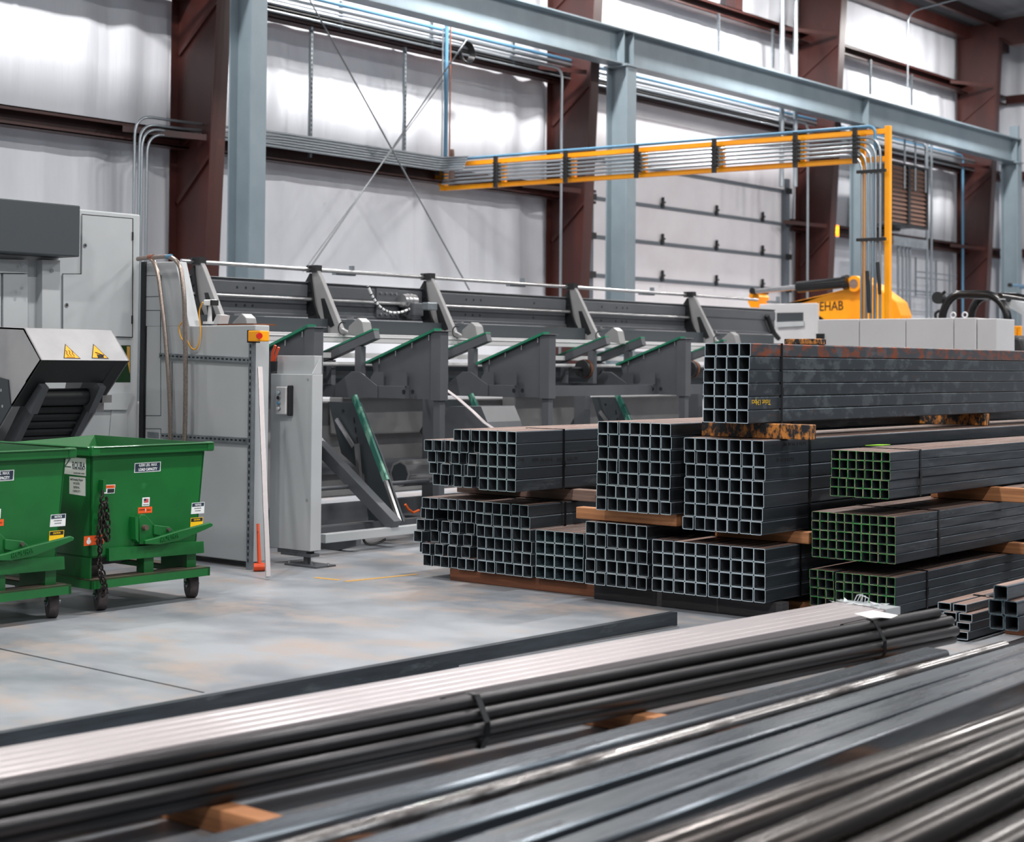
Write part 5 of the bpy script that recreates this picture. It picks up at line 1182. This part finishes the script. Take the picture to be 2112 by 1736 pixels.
p = P(1762, 585, X=XT-.1); mb = MB(); mb.tube([(XT-.12, p.y, p.z), (XT+.4, p.y, p.z)], .12, 16); mb.tube([(XT-.13, p.y, p.z), (XT-.12, p.y, p.z)], .07, 16, 1); mb.build('pivot', ['yellow', 'wood_grey'], t)
p = P(1712, 632, X=XT-.004); text('lettering', 'JEHAB', .2, p, (0, -1, .03), (0, 0, 1), 'ink', t, width=.46, ext=.002)
plateX([(1765, 700), (1765, 640), (1850, 640), (1856, 700)], XT+.1, .2, 'chassis', 'yellow', t, bevel=.03)
for (py_, z_w) in ((P(1830, 700, X=XT).y, .55), (P(1640, 700, X=XT).y, .55)):
    mb = MB(); mb.tube([(XT-.2, py_, z_w), (XT-.12, py_, z_w), (XT+.2, py_, z_w), (XT+.28, py_, z_w)], .54, 24); mb.build('wheel', 'black_gloss', t, bevel=.04)
mb = MB(); mb.box(XT, XT+.3, P(1850, 700, X=XT).y, P(1620, 700, X=XT).y, .5, 1.0); mb.build('frame', 'yellow', t)

# machine with a black roll cage at the right edge
XV = 19.2
t = thing('roll_cage_machine', (XV+.6, 7.6, 0), 'black machine with a tubular roll cage at the right edge', 'vehicle')
def rc(pts, X, r): mb = MB(); mb.tube(bend(poly_at(pts, X=X), .3, 6), r, 12); return mb
rc([(1940, 790), (1944, 640), (1965, 607), (2050, 607), (2078, 640), (2082, 790)], XV, .05).build('cage_hoop', 'black_gloss', t)
rc([(2003, 790), (2003, 640), (2022, 611), (2112, 612), (2150, 640), (2150, 790)], XV+.9, .05).build('cage_hoop', 'black_gloss', t)
a_, b_ = P(1985, 608, X=XV), P(2040, 611, X=XV+.9)
mb = MB(); mb.tube([a_, b_], .045, 10); a2_, b2_ = P(2062, 612, X=XV), P(2140, 625, X=XV+.9); mb.tube([a2_, b2_], .045, 10); mb.build('cage_bar', 'black_gloss', t)
mb = MB(); mb.tube(poly_at([(2066, 616), (2066, 618)], X=XV), .05, 8); q1, q2 = P(2060, 612, X=XV+.2), P(2112, 624, X=XV+.2); mb.prism([q1, q2, q2+Vector((0, 0, -.16)), q1+Vector((0, 0, -.06))], (.6, 0, 0)); mb.build('roof_panel', 'machine_light', t)
p = P(1936, 614, X=XV); mb = MB(); mb.tube([p+Vector((-.04, 0, 0)), p+Vector((.05, 0, 0))], .075, 16); mb.tube([p, P(1950, 600, X=XV)], .02, 8); mb.build('lamp', 'near_black', t)
mb = MB(); mb.tube(bend(poly_at([(1930, 660), (1929, 645), (1938, 640)], X=XV), .05), .018, 8); mb.build('mirror_arm', 'near_black', t)
plateX([(2060, 730), (2068, 700), (2085, 690), (2105, 698), (2112, 722), (2112, 900), (2060, 900)], XV-.05, .6, 'seat', 'near_black', t, bevel=.03)
pts_ = poly_at([(1935, 760), (2140, 760)], X=XV); mb = MB(); mb.box(XV-.1, XV+1.3, pts_[1].y, pts_[0].y, .35, pts_[0].z); mb.build('hull', 'near_black', t, bevel=.03)
for yy in (pts_[0].y-.2, pts_[1].y+.2):
    for xx in (XV-.15, XV+1.1):
        mb = MB(); mb.tube([(xx, yy, .36), (xx+.25, yy, .36)], .36, 20); mb.build('wheel', 'black_gloss', t, bevel=.03)
for k_, px in enumerate((2094, 2102)):
    a_, b_ = P(px-4, 672, X=XV+1.5), P(px+3, 696, X=XV+1.5)
    mb = MB(); mb.box(XV+1.5, XV+1.56, b_.y, a_.y, 0, a_.z); tag(mb.build('bollard', 'yellow', bevel=.01), ['left', 'right'][k_]+' one of two yellow posts beyond the roll cage seat', 'post', 'yellow posts')
# blue grey pipe arm at the right edge
p, q = P(2085, 588, Y=13.8), P(2140, 592, Y=13.8)
mb = MB(); mb.tube([p, q, q+Vector((0, .4, 0))], .03, 8); mb.tube([p-Vector((.08, 0, 0)), p], .045, 8, 1); tag(mb.build('pipe_arm', ['blue_pipe', 'near_black']), 'short blue pipe arm sticking out by the crane column at the right edge', 'pipe')
